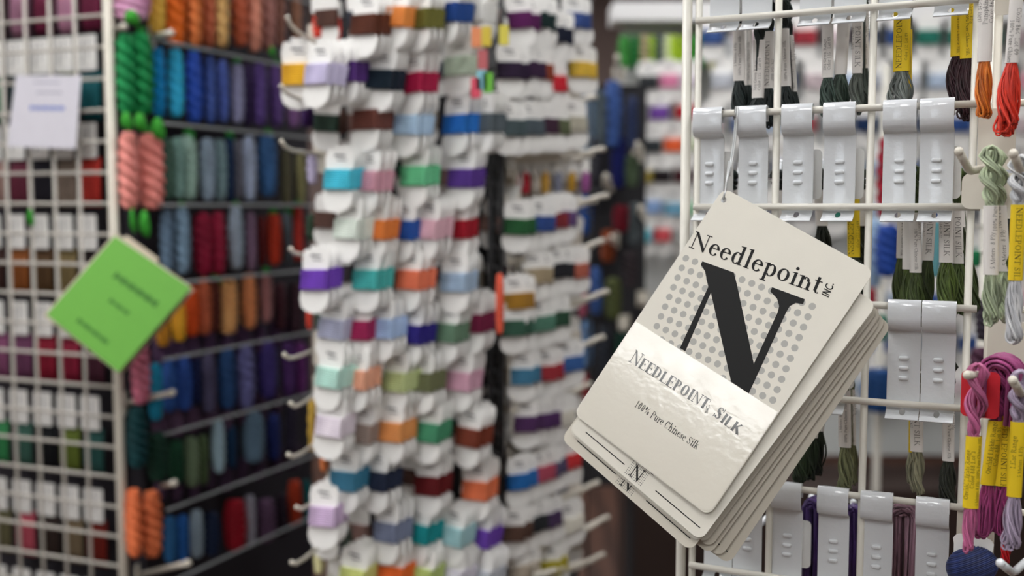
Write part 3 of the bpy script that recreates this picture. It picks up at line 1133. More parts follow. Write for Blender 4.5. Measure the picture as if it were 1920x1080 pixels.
def fr(px, py, w):
    """point on the second panel's plane moved w metres out towards the viewer"""
    P0 = (K2[0] + n2[0] * w, K2[1] + n2[1] * w)
    return hit(px, py, P0, n2)


p2 = empty('wire_grid_panel', (K2[0], K2[1], 0), RZ2, 'white wire grid panel hinged at the right edge, holding cream plates and colourful skeins', 'display rack')
for x in (.0, .085, .16):
    m_ = MB(); m_.tube([(x + .004, .006, .02), (x + .004, .006, H + .42)], .0029, 10); m_.build('upright_wire', CREAMW, p2)
for k in range(-15, 6):
    m_ = MB(); m_.tube([(0, .012, H + k * S), (.165, .012, H + k * S)], .0026, 8); m_.build('cross_wire', CREAMW, p2)
m_ = MB(); m_.box(.0, .012, -.1, .1, 0, .02); m_.build('foot', CREAMW, p2)


def front_hook(px_tip, py_tip, w_tip, px0, py0, label, plate=None, col=CREAMW, up=.6):
    """peg starting at the panel pixel (px0, py0), tip at pixel (px_tip, py_tip)"""
    a = fr(px0, py0, .004)
    b = fr(px_tip, py_tip, w_tip)
    e = empty('display_hook', a, RZ2, label, 'hook', 'cream hooks on the right hand panel')
    inv = e.matrix_basis.inverted() if False else Matrix.Rotation(-RZ2, 4, 'Z')
    bb = inv @ (b - a)
    m_ = MB()
    k1 = Vector((bb.x * .72, bb.y * .74, min(0, bb.z) - .004 if up else bb.z * .7))
    if up:
        k1 = Vector((bb.x * .66, bb.y * .70, bb.z - .013))
    m_.tube([(0, 0, 0), k1 * .5, k1 * .93, k1 + (bb - k1) * .12, k1 + (bb - k1) * .6, bb], .0029, 12)
    m_.ball(tuple(bb), .0032, .0032, .0032, 12, 8)
    m_.build('peg', col, e)
    if plate:
        x0, x1, z0, z1 = plate
        m_ = MB()
        m_.slab(rrect(x1 - x0, z1 - z0, .004, 4, x0, z0), .001, .0022)
        m_.build('back_plate', col, e)
    return e, a, b


def front_plate(px0, py0, px1, py1, w, label, m, name='display_plate', r=.003, cat='plate'):
    a = fr(px0, py0, w); b = fr(px1, py1, w)
    c = Vector(((a.x + b.x) / 2, (a.y + b.y) / 2, b.z))
    wd = math.hypot(b.x - a.x, b.y - a.y); h = a.z - b.z
    m_ = MB(); m_.slab(rrect(wd, h, r, 4, -wd / 2, 0), 0, .0012)
    o = m_.build(name, m, None, c); o.rotation_euler = (0, 0, RZ2)
    tag(o, label, cat)
    return o


front_plate(1835, 205, 1902, 318, .002, 'flat cream plate behind the orange and pale green skeins', CREAMW)
front_plate(1804, 325, 1878, 392, .006, 'cream rounded card under the pale green skein hook', CREAMW, 'backing_card', .006, 'card')
front_plate(1872, 325, 1902, 410, .003, 'cream plate edge right of the pale green skein', CREAMW)
front_plate(1853, 600, 1920, 700, .002, 'flat cream plate above the pink skeins', CREAMW)
front_plate(1795, 944, 1860, 1110, .000, 'tall cream plate below the pink skein at the lower right', CREAMW)
front_plate(1866, -30, 1900, 26, .002, 'cream plate cut by the top edge between the orange and red skeins', CREAMW)
front_plate(1803, 693, 1873, 787, .052, 'plain red card tag behind the pink twisted skein', mat('#cc1f2e', .5, 'paper'), 'red_tag', .004, 'tag')
# scalloped white card at the bottom
def lobes(w, h):
    pts = []
    for a in range(200, -21, -20):
        pts.append((0 + .011 * cos(math.radians(a)), h + .002 + .008 * sin(math.radians(a))))
    out = [(-w, 0), (-w, h - .012)]
    for cx, cy, r in ((-w + .005, h - .010, .006), (-w + .014, h - .004, .007), (0, h, .009), (w - .014, h - .004, .007), (w - .005, h - .010, .006)):
        for a in range(160, 19, -20):
            out.append((cx + r * cos(math.radians(a)), cy + r * sin(math.radians(a))))
    out += [(w, h - .012), (w, 0)]
    return list(reversed(out))


c = fr(1822, 1100, .03)
e = empty('thread_card', c, RZ2, 'navy blue thread wound on a white scalloped card at the bottom right', 'thread card')
m_ = MB(); m_.slab(lobes(.0135, .042), .0, .001); m_.build('scalloped_card', TAGW, e)
m_ = MB()
m_.ball((0, -.002, .016), .0165, .008, .013, 16, 10)
for i in range(22):
    f = (i / 21 - .5) * 1.8
    pth = []
    for k in range(11):
        a = -PI * .95 * k / 10 - .08
        rr_ = math.sqrt(max(.05, 1 - f * f))
        x, y, z = cos(a) * .0185 * rr_, sin(a) * .0105 * rr_, f * .0135
        ca, sa_ = cos(.5), sin(.5)
        pth.append((x * ca - z * sa_, y - .001, .016 + x * sa_ + z * ca))
    m_.tube(pth, .0011, 6, mi=i % 3)
m_.build('wound_thread', strand_set(mat('#1f2e60', .5, 'thread')), e)


def front_skein(px_top, py_top, px_bt, wt_py, wb_py, bot_py, wpx, col, bandc, label, texts, w, n=40, rb=1.5, px_bot=None, rs=.00078, turns=1.2, hook_r=.003, btw=.35):
    a = fr(px_top, py_top, w)
    b = fr(px_bt, bot_py, w)
    sc_ = (a.z - b.z) / (bot_py - py_top)
    L = a.z - b.z
    Lt = (wt_py - py_top) * sc_; Lw = (wb_py - wt_py) * sc_
    lean = (px_bt - px_top) * sc_
    rwid = wpx * sc_ / 2
    # columns lean a little in the picture; work in the panel's own x
    e = empty('silk_skein', a, RZ2 + .35, label, 'thread skein', 'silk skeins on the pegs of the right hand panel')
    strand_skein(e, 'strands', L, Lt, Lw, rwid, rwid * rb, n, rs, mat(col, .45, 'thread'), int(px_top * 3 + bot_py), lean, hook_r, turns, topk=1.6, btwist=btw)
    band(e, Lt, Lw, rwid, lean, L, YEL if bandc == 'y' else PAPER, texts, '#33290c' if bandc == 'y' else '#2c2826')
    return e


front_skein(1852, -70, 1852, -45, 115, 226, 24, '#e07a2a', 'w', 'pumpkin orange silk skein with white band at the top right', [('(800) 345-1622', .0036, -.0046, True, .028), ('Pumpkin Range', .0048, -.0008, True, .026), ('Color 862   Lot 09', .0044, .0032, True, .027)], .02, 30, 1.5)
front_skein(1911, -70, 1898, -45, 117, 258, 22, '#d83420', 'w', 'scarlet silk skein with flaring bottom at the top right edge', [('100% Pure Chinese Silk', .0040, -.0018, False, .030), ('Color 864  Lot 09', .0046, .0022, False, .022)], .03, 40, 2.3)
front_skein(1858, 292, 1868, 385, 515, 614, 25, '#b2bfa0', 'w', 'pale green silk skein with white band, looped over the upper peg', [('100% Pure Chinese Silk', .0040, .0022, True, .030), ('5 Meters  8 Ply', .0042, .0008, True, .004)], .055, 26, 1.7)
front_skein(1868, 296, 1896, 385, 509, 610, 24, '#b6c2a2', 'w', 'pale green silk skein hanging right behind its twin on the upper peg', [('100% Pure Chinese Silk', .0040, -.0010, True, .030), ('5 Meters  8 Ply', .0042, .0008, True, .004)], .040, 24, 1.6)
front_skein(1912, 310, 1911, 383, 525, 651, 24, '#ccced2', 'y', 'silver white silk skein with yellow band at the right edge', [('NEEDLEPOINT SILK', .0058, .0006, False, .002)], .055, 26, 1.5)
front_skein(1832, 700, 1827, 817, 952, 1040, 26, '#bd6690', 'y', 'rose pink twisted silk skein with yellow band on the near peg', [('Orchid Lights Range', .0042, -.0036, True, .006), ('Color 888 Lot 3', .0042, -.0002, True, .014), ('5 Meters 8 Ply  100% Pure Chinese Silk', .0030, .0034, True, .002)], .075, 26, .95, turns=1.0)
front_skein(1880, 690, 1853, 787, 907, 1010, 24, '#9e3f76', 'y', 'magenta silk skein with yellow band, middle of the pink group', [('Orchid Lights Range', .0046, -.0012, True, .008), ('Color 888  Lot 05', .0040, .0026, True, .014)], .045, 28, 1.35, btw=.1)
front_skein(1884, 690, 1887, 778, 911, 1007, 24, '#8f3468', 'y', 'deep magenta silk skein lettered in large capitals, right of the pink group', [('NEEDLEPOINT SILK', .0056, .0006, False, .002)], .030, 28, 1.6, btw=.1)
front_skein(1913, 712, 1908, 790, 931, 1036, 24, '#a89ab0', 'y', 'lilac silk skein with yellow band at the right edge', [('Lilac Range', .0048, -.0022, True, .020), ('5 Meters  8 Ply', .0036, .0022, True, .014)], .060, 28, 1.8)
front_skein(1897, 905, 1890, 960, 1000, 1064, 15, '#c8101c', 'w', 'bright red silk skein peeking out below the lilac one', (), .012, 16, 1.5)
# mauve hank bulging over the near peg
a = fr(1878, 700, .04)
e = empty('silk_skein', a, RZ2, 'magenta silk hank bunched over the peg behind the rose pink skein', 'thread skein', 'silk skeins on the pegs of the right hand panel')
m_ = MB()
for i in range(60):
    y = R.uniform(-.5, .5) * .028
    r1 = .0135 - .009 * (i % 6) / 6
    pth = [(-r1 * 1.1, y, -.030)] + [(cos(PI - PI * k / 8) * r1, y + .002 * sin(k), sin(PI * k / 8) * r1) for k in range(9)] + [(r1 * .9, y, -.035)]
    m_.tube(pth, .0012, 6, mi=i % 3)
m_.build('strands', strand_set(mat('#a44a80', .45, 'thread')), e)
# loose dark green loop
pth = [fr(x, y, .05) for x, y in ((1918, 452), (1905, 462), (1895, 478), (1889, 492), (1893, 506), (1903, 520))]
pth2 = [fr(x, y, .052) for x, y in ((1918, 462), (1908, 476), (1903, 492), (1904, 508), (1902, 522))]
o0 = pth[0]
m_ = MB(); m_.tube([p - o0 for p in pth], .0011, 8); m_.tube([p - o0 for p in pth2], .0011, 8)
o = m_.build('loose_thread', mat('#3c4a26', .5, 'thread'), None, o0); tag(o, 'loose dark green thread loop beside the yellow band at the right edge', 'thread')

front_hook(1798, 284, .075, 1862, 312, 'cream peg with upturned tip carrying the pale green skeins', None)
front_hook(1900, 288, .075, 1950, 330, 'cream peg with upturned tip at the right edge above the silver skein')
front_hook(1814, 703, .09, 1872, 700, 'cream round-ended peg carrying the pink twisted skein', None, CREAMW, 0)
front_hook(1899, 713, .085, 1950, 720, 'cream peg tip at the right edge carrying the lilac skein', None)
front_hook(1876, 1056, .085, 1950, 1030, 'pale grey peg at the bottom right corner', None, WHITE)

# ------------------------------------------------------------------ floss cards (white card with wound thread), made once
def card_profile():
    top = []
    for cx, cz, r in ((.0125, .0300, .0062), (.0045, .0350, .0055), (-.0045, .0350, .0055), (-.0125, .0300, .0062)):
        for a in (20, 60, 100, 140):
            top.append((cx + r * cos(math.radians(a)), cz + r * sin(math.radians(a))))
    left = [(-.0195, .024), (-.0185, .014), (-.0160, .0115), (-.0160, -.0115), (-.0195, -.014), (-.0205, -.022), (-.0175, -.031)]
    bot = [(-.010, -.0365), (0, -.0385), (.010, -.0365)]
    right = [(.0175, -.031), (.0205, -.022), (.0195, -.014), (.0160, -.0115), (.0160, .0115), (.0185, .014), (.0195, .024)]
    return list(reversed(top + left + bot + right))


FC_CARD = FC_THR = None


def floss_mats(o, m):
    o.material_slots[0].link = 'OBJECT'
    o.material_slots[0].material = m


def floss(loc, rz, colr, label, group, name='floss_card', roll=0.0, s=1.0, cat='floss card', pitch=0.0):
    global FC_CARD, FC_THR
    e = empty(name, loc, 0, label, cat, group)
    e.rotation_euler = (pitch, roll, rz)
    e.scale = (s, s, s)
    if FC_CARD is None:
        m_ = MB()
        m_.slab(card_profile(), -.0006, .0006)
        m_.slab([(-.008, .027), (.006, .0265), (.007, .0285), (-.007, .0295)], -.0009, -.0006, 1)
        m_.slab([(-.004, .0225), (.009, .022), (.009, .0232), (-.004, .0240)], -.0009, -.0006, 1)
        a = m_.build('card', [TAGW, mat('#55555a', .6)], e); FC_CARD = a.data
        m_ = MB()
        n = 9
        prof_ = []
        for i in range(n):
            z0 = .0115 - .023 * i / n
            z1 = .0115 - .023 * (i + 1) / n
            prof_ += [(-.0055, z0), (-.0064, (z0 + z1) / 2)]
        prof_.append((-.0055, -.0115))
        front = prof_
        back_ = [(-y, z) for y, z in reversed(front)]
        loop = front + back_
        k = len(loop)
        xs = [(-.0172, .55), (-.0165, .95), (.0165, .95), (.0172, .55)]
        vs = []
        for x, q in xs:
            vs += [(x, y * q, z) for y, z in loop]
        fs = []
        for i in range(3):
            for j in range(k):
                fs.append((i * k + j, i * k + (j + 1) % k, (i + 1) * k + (j + 1) % k, (i + 1) * k + j))
        fs.append(tuple(reversed(range(k)))); fs.append(tuple(3 * k + j for j in range(k)))
        m_.add(vs, fs)
        b = m_.build('wound_thread', mat('#888888', .55, 'farthread'), e); FC_THR = b.data
    else:
        a = bpy.data.objects.new('card', FC_CARD); COL.objects.link(a); a.parent = e
        b = bpy.data.objects.new('wound_thread', FC_THR); COL.objects.link(b); b.parent = e
    floss_mats(b, mat(colr, .55, 'farthread'))
    return e


def world_box(name, x0, x1, y0, y1, z0, z1, m, label, cat, rz=0, piv=None):
    m_ = MB()
    m_.box(x0, x1, y0, y1, z0, z1)
    o = m_.build(name, m)
    return tag(o, label, cat)


STF = MB(); STM = [TAGW, mat('#55555a', .6)]; STI = {}


def stuff_card(loc, rz, colr, s=1.0, roll=0.0):
    M = Matrix.Translation(loc) @ Matrix.Rotation(rz, 4, 'Z') @ Matrix.Rotation(roll, 4, 'Y') @ Matrix.Scale(s, 4)
    if colr not in STI:
        STI[colr] = len(STM); STM.append(mat(colr, .55, 'farthread'))
    STF.add([M @ v.co for v in FC_CARD.vertices], [tuple(p.vertices) for p in FC_CARD.polygons if p.material_index == 0], 0)
    STF.add([M @ v.co for v in FC_THR.vertices], [tuple(p.vertices) for p in FC_THR.polygons], STI[colr])


# ------------------------------------------------------------------ CENTRE SPINNER
def FB(px):
    return 1.38 + (px - 590) / 335 * .12


SPX = at(930, 540, 1.52)
spin = empty('floss_spinner', (SPX.x, SPX.y + .06, 0), 0, 'tall black wire floss spinner in the middle, crowded with white floss cards', 'display rack')
sx, sy = SPX.x, SPX.y + .06
m_ = MB()
for dx in (-.009, .009):
    m_.tube([(dx, -.05, .1), (dx, -.05, 2.05)], .0028, 8)
for k in range(64):
    z = .1 + k * .03
    m_.tube([(-.009, -.05, z), (.009, -.05, z + .015), (-.009, -.05, z + .03)], .0016, 5)
m_.build('lattice_post', mat('#2c2c2e', .4), spin)
m_ = MB(); m_.tube([(0, 0, .03), (0, 0, 2.1)], .008, 14); m_.build('centre_pole', mat('#232325', .4), spin)
m_ = MB(); m_.tube([(0, 0, 0), (0, 0, .03)], .24, 28); m_.build('round_base', mat('#232325', .5), spin)
lp = at(600, 540, 1.50); rp_ = at(1105, 540, 1.95)
m_ = MB()
v0 = Vector((lp.x - sx, lp.y - sy + .10, 0)); v1 = Vector((-.005, .01, 0)); v2 = Vector((rp_.x - sx, rp_.y - sy, 0))
for a, b, nm in ((v0, v1, 'left_panel'), (v1, v2, 'right_panel')):
    m_ = MB()
    for k in range(26):
        z = .25 + k * .0728
        m_.tube([(a.x, a.y, z), (b.x, b.y, z)], .0018, 5)
    for k in range(8):
        p = a.lerp(b, k / 7)
        m_.tube([(p.x, p.y, .2), (p.x, p.y, 2.08)], .0018, 5)
    m_.build(nm, mat('#3a3a3c', .4), spin)
# dark core board added behind the cards to make the spinner's interior dark
m_ = MB()
d = (v1 - v0).normalized(); nn_ = Vector((-d.y, d.x, 0)) * .02
q = [v0 + nn_, v1 + nn_, v1 + nn_ * 1.3, v0 + nn_ * 1.3]
m_.slabz([(p.x, p.y) for p in q], .22, 2.06)
d = (v2 - v1).normalized(); nn_ = Vector((-d.y, d.x, 0)) * .02
q = [v1 + nn_, v2 + nn_, v2 + nn_ * 1.3, v1 + nn_ * 1.3]
m_.slabz([(p.x, p.y) for p in q], .22, 2.06)
m_.build('core_board', mat('#262427', .8), spin)

GW = 'floss cards hanging on the centre spinner'
ROWS = [
    [(687, 47, '#5c3224', 'dark brown'), (742, 33, '#f2924a', 'bright orange'), (787, 38, '#6c6a30', 'olive'), (842, 25, '#24488c', 'royal blue'), (892, 25, '#e4e4e0', 'white')],
    [(600, 140, '#cfc8ec', 'pale lavender'), (648, 137, '#58357c', 'plum purple'), (716, 150, '#1e2c38', 'ink blue'), (775, 157, '#a41c44', 'crimson'), (862, 125, '#c4d4c0', 'pale mint')],
    [(690, 225, '#6c4038', 'muted brown'), (767, 235, '#b4d0f4', 'light blue'), (858, 234, '#2c74c8', 'bright blue'), (905, 232, '#5c666c', 'slate grey')],
    [(638, 337, '#4cc4dc', 'cyan'), (690, 340, '#d49cac', 'dusty pink'), (780, 331, '#6cc490', 'mint green'), (868, 335, '#5c3c90', 'deep violet')],
    [(655, 430, '#dce8dc', 'white mint'), (703, 431, '#ee8440', 'orange'), (757, 432, '#24509c', 'cobalt blue'), (803, 430, '#dcb0bc', 'pale pink'), (856, 431, '#a01c2c', 'cherry red')],
    [(594, 525, '#7444b8', 'bright violet'), (690, 525, '#4cb4b0', 'teal'), (770, 525, '#f47c5c', 'coral'), (855, 530, '#a4bcd4', 'powder blue')],
    [(626, 617, '#b8bcd4', 'grey lavender'), (672, 620, '#9c2454', 'raspberry'), (718, 617, '#a8c0e4', 'baby blue'), (772, 627, '#30287c', 'navy violet'), (838, 624, '#6c8c74', 'grey green'), (886, 607, '#7c2848', 'wine red')],
    [(620, 708, '#b8e0d4', 'pale aqua'), (668, 712, '#eca88c', 'peach'), (745, 716, '#b8c48c', 'celery green'), (792, 717, '#6c7050', 'moss'), (863, 715, '#dcacc0', 'rose pink')],
    [(622, 800, '#e8dcec', 'lilac white'), (677, 812, '#94847c', 'taupe'), (736, 810, '#dc9458', 'tan orange'), (804, 811, '#48906c', 'forest mint'), (881, 820, '#7c3c2c', 'chestnut brown')],
    [(648, 902, '#3c7894', 'steel blue'), (708, 902, '#242c40', 'midnight blue'), (805, 911, '#60181c', 'oxblood'), (895, 920, '#ec7c54', 'salmon orange')],
    [(610, 968, '#ccb4d4', 'lilac'), (728, 998, '#747c94', 'blue grey'), (786, 1000, '#1c8c90', 'dark turquoise'), (850, 1005, '#a4ccd0', 'icy aqua'), (900, 1008, '#7048b0', 'purple')],
    [(665, 1084, '#d4dc88', 'yellow green'), (737, 1080, '#e46c30', 'burnt orange'), (792, 1082, '#b4c878', 'lime'), (850, 1084, '#d8d4e0', 'off white'), (905, 1086, '#c0c4cc', 'silver grey')],
]
for r, row in enumerate(ROWS):
    for c_, (px, py, colr, nm) in enumerate(row):
        dep = FB(px) - .02 + R.uniform(-.01, .01)
        yaw = math.radians(-33 + R.uniform(-7, 7) + (860 - px) * .02)
        loc = at(px - 3, py, dep)
        roll = math.radians(R.uniform(-3, 3))
        nst = 2
        for k in range(nst + 1):
            off = Vector((-sin(yaw), cos(yaw), 0)) * (.0135 * k)
            lb = '%s floss on a white scalloped card, %s row of the centre spinner' % (nm, ORD[r]) if k == 0 else '%s floss cards stacked behind the front one, %s row of the centre spinner' % (nm, ORD[r])
            floss(loc + off + Vector((0, 0, .0012 * k)), yaw + math.radians(R.uniform(-5, 5)) * (k > 0), colr, lb, GW, roll=roll + math.radians(R.uniform(-2, 2)), s=1.12, pitch=math.radians(-8 - 1.5 * k))
# hook under every front stack
m_ = MB()
m_.tube([(0, .06, -.004), (0, 0, -.004), (0, -.025, -.001), (0, -.032, .006)], .0022, 7)
sh = None
def cream_hook(loc, rz, label, L=.10, group='cream hooks of the centre spinner'):
    global sh
    e = empty('display_hook', loc, rz, label, 'hook', group)
    m2 = MB()
    m2.tube([(0, 0, 0), (0, -L * .70, .0), (0, -L * .90, .003), (0, -L, .009)], .0027, 8)
    m2.ball((0, -L, .0095), .0032, .0032, .0032)
    m2.build('peg', CREAMW, e)
    m2 = MB(); m2.slab(rrect(.02, .05, .003, 3, -.01, -.025), 0, .0015); m2.build('back_plate', CREAMW, e)
    return e


for i, (px, py, tx, ty) in enumerate(((605, 196, 528, 186), (600, 290, 528, 272), (610, 472, 545, 462), (600, 652, 533, 636), (608, 822, 540, 800), (625, 912, 556, 900), (620, 1006, 546, 992), (600, 735, 545, 727), (625, 1075, 556, 1070), (590, 80, 540, 70))):
    a = at(px, py, 1.50); b = at(tx, ty, 1.36)
    v = b - a
    e = cream_hook(a, math.atan2(v.x, -v.y), 'cream peg sticking out of the centre spinner left side, %s from the top' % ORD[[9, 0, 1, 2, 3, 7, 4, 5, 6, 8].index(i) if False else (1, 2, 3, 4, 6, 7, 8, 5, 9, 0)[i]], math.hypot(v.x, v.y))
# second layer: dull cards deeper inside
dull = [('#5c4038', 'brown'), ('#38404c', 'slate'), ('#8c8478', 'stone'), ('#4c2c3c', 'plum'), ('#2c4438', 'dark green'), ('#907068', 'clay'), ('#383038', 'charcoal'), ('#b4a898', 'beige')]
k = 0
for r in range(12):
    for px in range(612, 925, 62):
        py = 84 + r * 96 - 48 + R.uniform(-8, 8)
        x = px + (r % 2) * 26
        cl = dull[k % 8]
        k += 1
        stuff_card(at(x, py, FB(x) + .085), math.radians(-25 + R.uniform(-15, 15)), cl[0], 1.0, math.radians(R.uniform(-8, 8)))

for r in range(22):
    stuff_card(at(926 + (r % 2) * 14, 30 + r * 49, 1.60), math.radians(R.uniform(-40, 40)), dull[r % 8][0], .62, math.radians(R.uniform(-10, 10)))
# yellow card at the spinner's upper left
floss(at(559, 140, 1.42), math.radians(-12), '#f0b428', 'golden yellow floss card at the upper left edge of the centre spinner', GW, s=1.2)
for i, (px, py, cl, nm) in enumerate(((597, 42, '#e04434', 'left'), (628, 48, '#e43c30', 'right'), (615, 236, '#a83434', 'lower'))):
    e = empty('mini_skein', at(px, py - 18, 1.48), 0, 'small red skein with white paper top on the centre spinner, %s one' % nm, 'thread skein')
    hank(e, 'strands', .034, .009, mat(cl, .5, 'farthread'), 2)
    m_ = MB(); m_.slab(rrect(.018, .022, .003, 3, -.009, -.002), -.004, .004); m_.build('paper_tag', TAGW, e)

for i, (px, y0, y1, w_, cl, nm) in enumerate(((586, 745, 850, 18, '#c8a448', 'ochre'), (608, 842, 886, 18, '#e08450', 'apricot'), (598, 1010, 1078, 26, '#dcd8a4', 'pale yellow'), (585, 285, 345, 20, '#b4acc8', 'lavender'), (590, 400, 452, 34, '#28402c', 'dark green'), (580, 575, 618, 16, '#d84838', 'tomato red'), (640, 205, 250, 26, '#6c5048', 'brown'), (655, 985, 1050, 30, '#4c5850', 'grey green'), (573, 205, 236, 22, '#341450', 'violet black'))):
    p = at(px, y0, 1.50)
    e = empty('mini_skein', p, i, 'small %s skein at the left edge of the centre spinner' % nm, 'thread skein')
    hank(e, 'strands', (y1 - y0) * 1.5 / F, w_ * 1.5 / F * .55, mat(cl, .5, 'farthread'), 2)

# right side of the spinner: pegs seen side on with mixed cards
RIGHT = [
    (36, 60, [(975, 38, '#60205c', 'magenta purple'), (1006, 38, '#1c3434', 'dark teal'), (1040, 66, '#141c34', 'night blue'), (1074, 38, '#3c5490', 'denim blue')]),
    (128, 190, [(955, 132, '#2c1838', 'blackish purple'), (987, 130, '#381c40', 'aubergine'), (1003, 133, '#94442c', 'rust'), (1027, 156, '#d82c3c', 'red'), (1086, 130, '#e0bc48', 'golden')]),
    (240, 285, [(950, 240, '#4c5c60', 'grey teal'), (985, 238, '#505c64', 'slate grey'), (1012, 236, '#402038', 'dark plum'), (1035, 238, '#60684c', 'olive grey'), (1068, 232, '#bcb8a8', 'stone')]),
    (418, 388, [(968, 425, '#205c30', 'leaf green'), (1005, 419, '#2c4c90', 'blue'), (1031, 413, '#84242c', 'dark red'), (1048, 410, '#64487c', 'dusty purple')]),
    (500, 480, [(965, 565, '#a47820', 'mustard'), (1001, 518, '#a49478', 'sand'), (1043, 508, '#14141c', 'black'), (1070, 508, '#b86450', 'terracotta')]),
    (610, 574, [(962, 615, '#2c5844', 'bottle green'), (1006, 608, '#50806c', 'sage green'), (1034, 600, '#1c4830', 'pine green')]),
    (700, 665, [(978, 706, '#3c7898', 'steel blue'), (1022, 700, '#a02430', 'carmine'), (1060, 684, '#2c5c9c', 'cobalt')]),
    (793, 762, [(985, 795, '#4c2458', 'grape'), (1017, 790, '#502860', 'violet'), (1045, 786, '#d8d4c8', 'ivory')]),
    (900, 860, [(972, 903, '#1c64a8', 'strong blue'), (1007, 890, '#b04c60', 'rosewood'), (1030, 880, '#504868', 'smoky violet'), (1056, 866, '#cc2c30', 'scarlet')]),
    (985, 950, [(962, 1000, '#54382c', 'brown'), (992, 986, '#1c2024', 'black'), (1020, 978, '#442c54', 'dark violet'), (1062, 985, '#dcd8cc', 'ivory')]),
    (1075, 1040, [(975, 1075, '#b0a494', 'beige'), (1030, 1065, '#a89c28', 'olive yellow')]),
]
for r, (y0, _y1, row) in enumerate(RIGHT):
    for px, py, colr, nm in row:
        dep = 1.50 + (px - 945) / 190 * .24
        for k in range(2):
            yaw = math.radians(18 + R.uniform(-12, 12))
            off = Vector((.012, .018, 0)) * k
            lb = '%s floss card on the right side of the centre spinner, %s tier' % (nm, ORD[r]) if k == 0 else '%s floss cards tucked behind on the right side of the centre spinner, %s tier' % (nm, ORD[r])
            floss(at(px, py, dep) + off, yaw, colr, lb, GW + ' right side', s=1.0, roll=math.radians(R.uniform(-6, 4)))
for i, (x0, y0, x1, y1) in enumerate(((950, 96, 1100, 72), (950, 200, 1115, 182), (955, 292, 1130, 280), (950, 390, 1137, 367), (955, 490, 1130, 452), (960, 585, 1137, 547), (955, 680, 1130, 632), (960, 770, 1105, 720), (955, 870, 1130, 812), (955, 960, 1120, 905), (960, 1050, 1138, 970), (1000, 1080, 1130, 1040))):
    for s_ in range(2):
        a = at(x0 + s_ * 12, y0 + s_ * 8, 1.54 + s_ * .03); b = at(x1 - s_ * 22, y1 + s_ * 10, 1.76 + s_ * .03)
        v = b - a
        L = v.length
        e = empty('display_hook', a, 0, 'long cream peg pointing right from the centre spinner, %s pair from the top' % ORD[i], 'hook', 'pegs on the right side of the centre spinner')
        m_ = MB()
        m_.tube([(0, 0, 0), v * .8 - Vector((0, 0, .004)), v * .93, v], .0042, 8)
        m_.ball(tuple(v), .005, .005, .005)
        m_.build('peg', CREAMW, e)
        m_ = MB(); m_.box(-.001, .001, -.012, .012, -.03, .02); m_.build('back_plate', CREAMW, e)
# white card bundles filling the pegs
for r in range(11):
    for j, px in enumerate((955, 985, 1015, 1045, 1072)):
        py = 84 + r * 95 - (px - 955) * .16 * (1 if r > 2 else .3)
        stuff_card(at(px, py, 1.60 + (px - 945) / 190 * .24), math.radians(R.uniform(-5, 40)), ('#cfc8bc', '#b8b0a8', '#8c8890', '#d4ccc0', '#a49c90')[(r + j) % 5], 1.0, math.radians(R.uniform(-8, 8)))
for i, (px, cl, nm) in enumerate(((965, '#c88c98', 'rosy pink'), (985, '#c03040', 'red'), (1004, '#d4ccc0', 'ivory'), (1022, '#dcac50', 'honey yellow'), (1046, '#888ca0', 'blue grey'), (1072, '#bc9030', 'ochre'), (1098, '#a45c9c', 'orchid purple'))):
    e = empty('mini_skein', at(px, 302, 1.6 + i * .02), 0, 'small %s skein hanging under a peg of the centre spinner' % nm, 'thread skein', 'small skeins in a row under one peg of the centre spinner')
    hank(e, 'strands', .036, .008, mat(cl, .5, 'farthread'), 2).location = (0, 0, -.014)
    m_ = MB(); m_.slab(rrect(.013, .024, .003, 3, -.0065, -.020), -.004, .004); m_.build('paper_tag', TAGW, e)
e = empty('mini_skein', at(937, 512, 1.44), 0, 'narrow coral skein hanging along the black post of the centre spinner', 'thread skein')
hank(e, 'strands', .084, .0062, mat('#f0644c', .5, 'farthread'), 5)
# small bright packets beside the post
for i, (px, py, cl, nm) in enumerate(((893, 70, '#e89060', 'orange'), (912, 68, '#d8c040', 'yellow'), (945, 66, '#d8cc50', 'lemon'), (905, 112, '#c06468', 'dusty red'), (903, 150, '#8cc8d4', 'aqua'), (915, 155, '#6cbc3c', 'lime green'), (892, 165, '#e05068', 'pink red'))):
    m_ = MB(); m_.slab(rrect(.013, .026, .002, 3, -.0065, -.013), -.002, .002)
    tag(m_.build('thread_packet', mat(cl, .5, 'paper'), None, at(px, py, 1.42)), '%s small packet hanging by the black post of the centre spinner' % nm, 'packet', 'small packets by the spinner post')

# ------------------------------------------------------------------ LEFT TOWER: grid front and side of yarn hanks
KA = (-.641, 1.72)
fa = (-.93, .367)                        # along the front, leftwards
sa = (.401, .916)                        # along the side, away
nf = (-.367, -.93)                       # front normal, towards the camera
ns = (.916, -.401)                       # side normal, to the right
tower = empty('grid_tower', (KA[0], KA[1], 0), 0, 'white square grid tower on the left, full of tagged threads and twisted hanks', 'display rack')
NF = 15
m_ = MB()
m_.tube([(0, 0, .03), (0, 0, 2.05)], .0078, 12); m_.build('corner_post', CREAMW, tower)
for k in range(1, 8):
    m_ = MB()
    u = .052 * k + .016
    m_.tube([(fa[0] * u, fa[1] * u, .05), (fa[0] * u, fa[1] * u, 2.0)], .0032, 8)
    m_.build('upright_wire', mat('#c2bdb4', .4, 'paint'), tower)
hz = at(200, 147, 1.722).z
for k in range(-20, 12):
    z = hz + k * .0498
    m_ = MB()
    m_.tube([(0, 0, z), (fa[0] * .40, fa[1] * .40, z)], .0030, 8)
    m_.build('cross_wire', mat('#c2bdb4', .4, 'paint'), tower)
m_ = MB()
L_ = .62
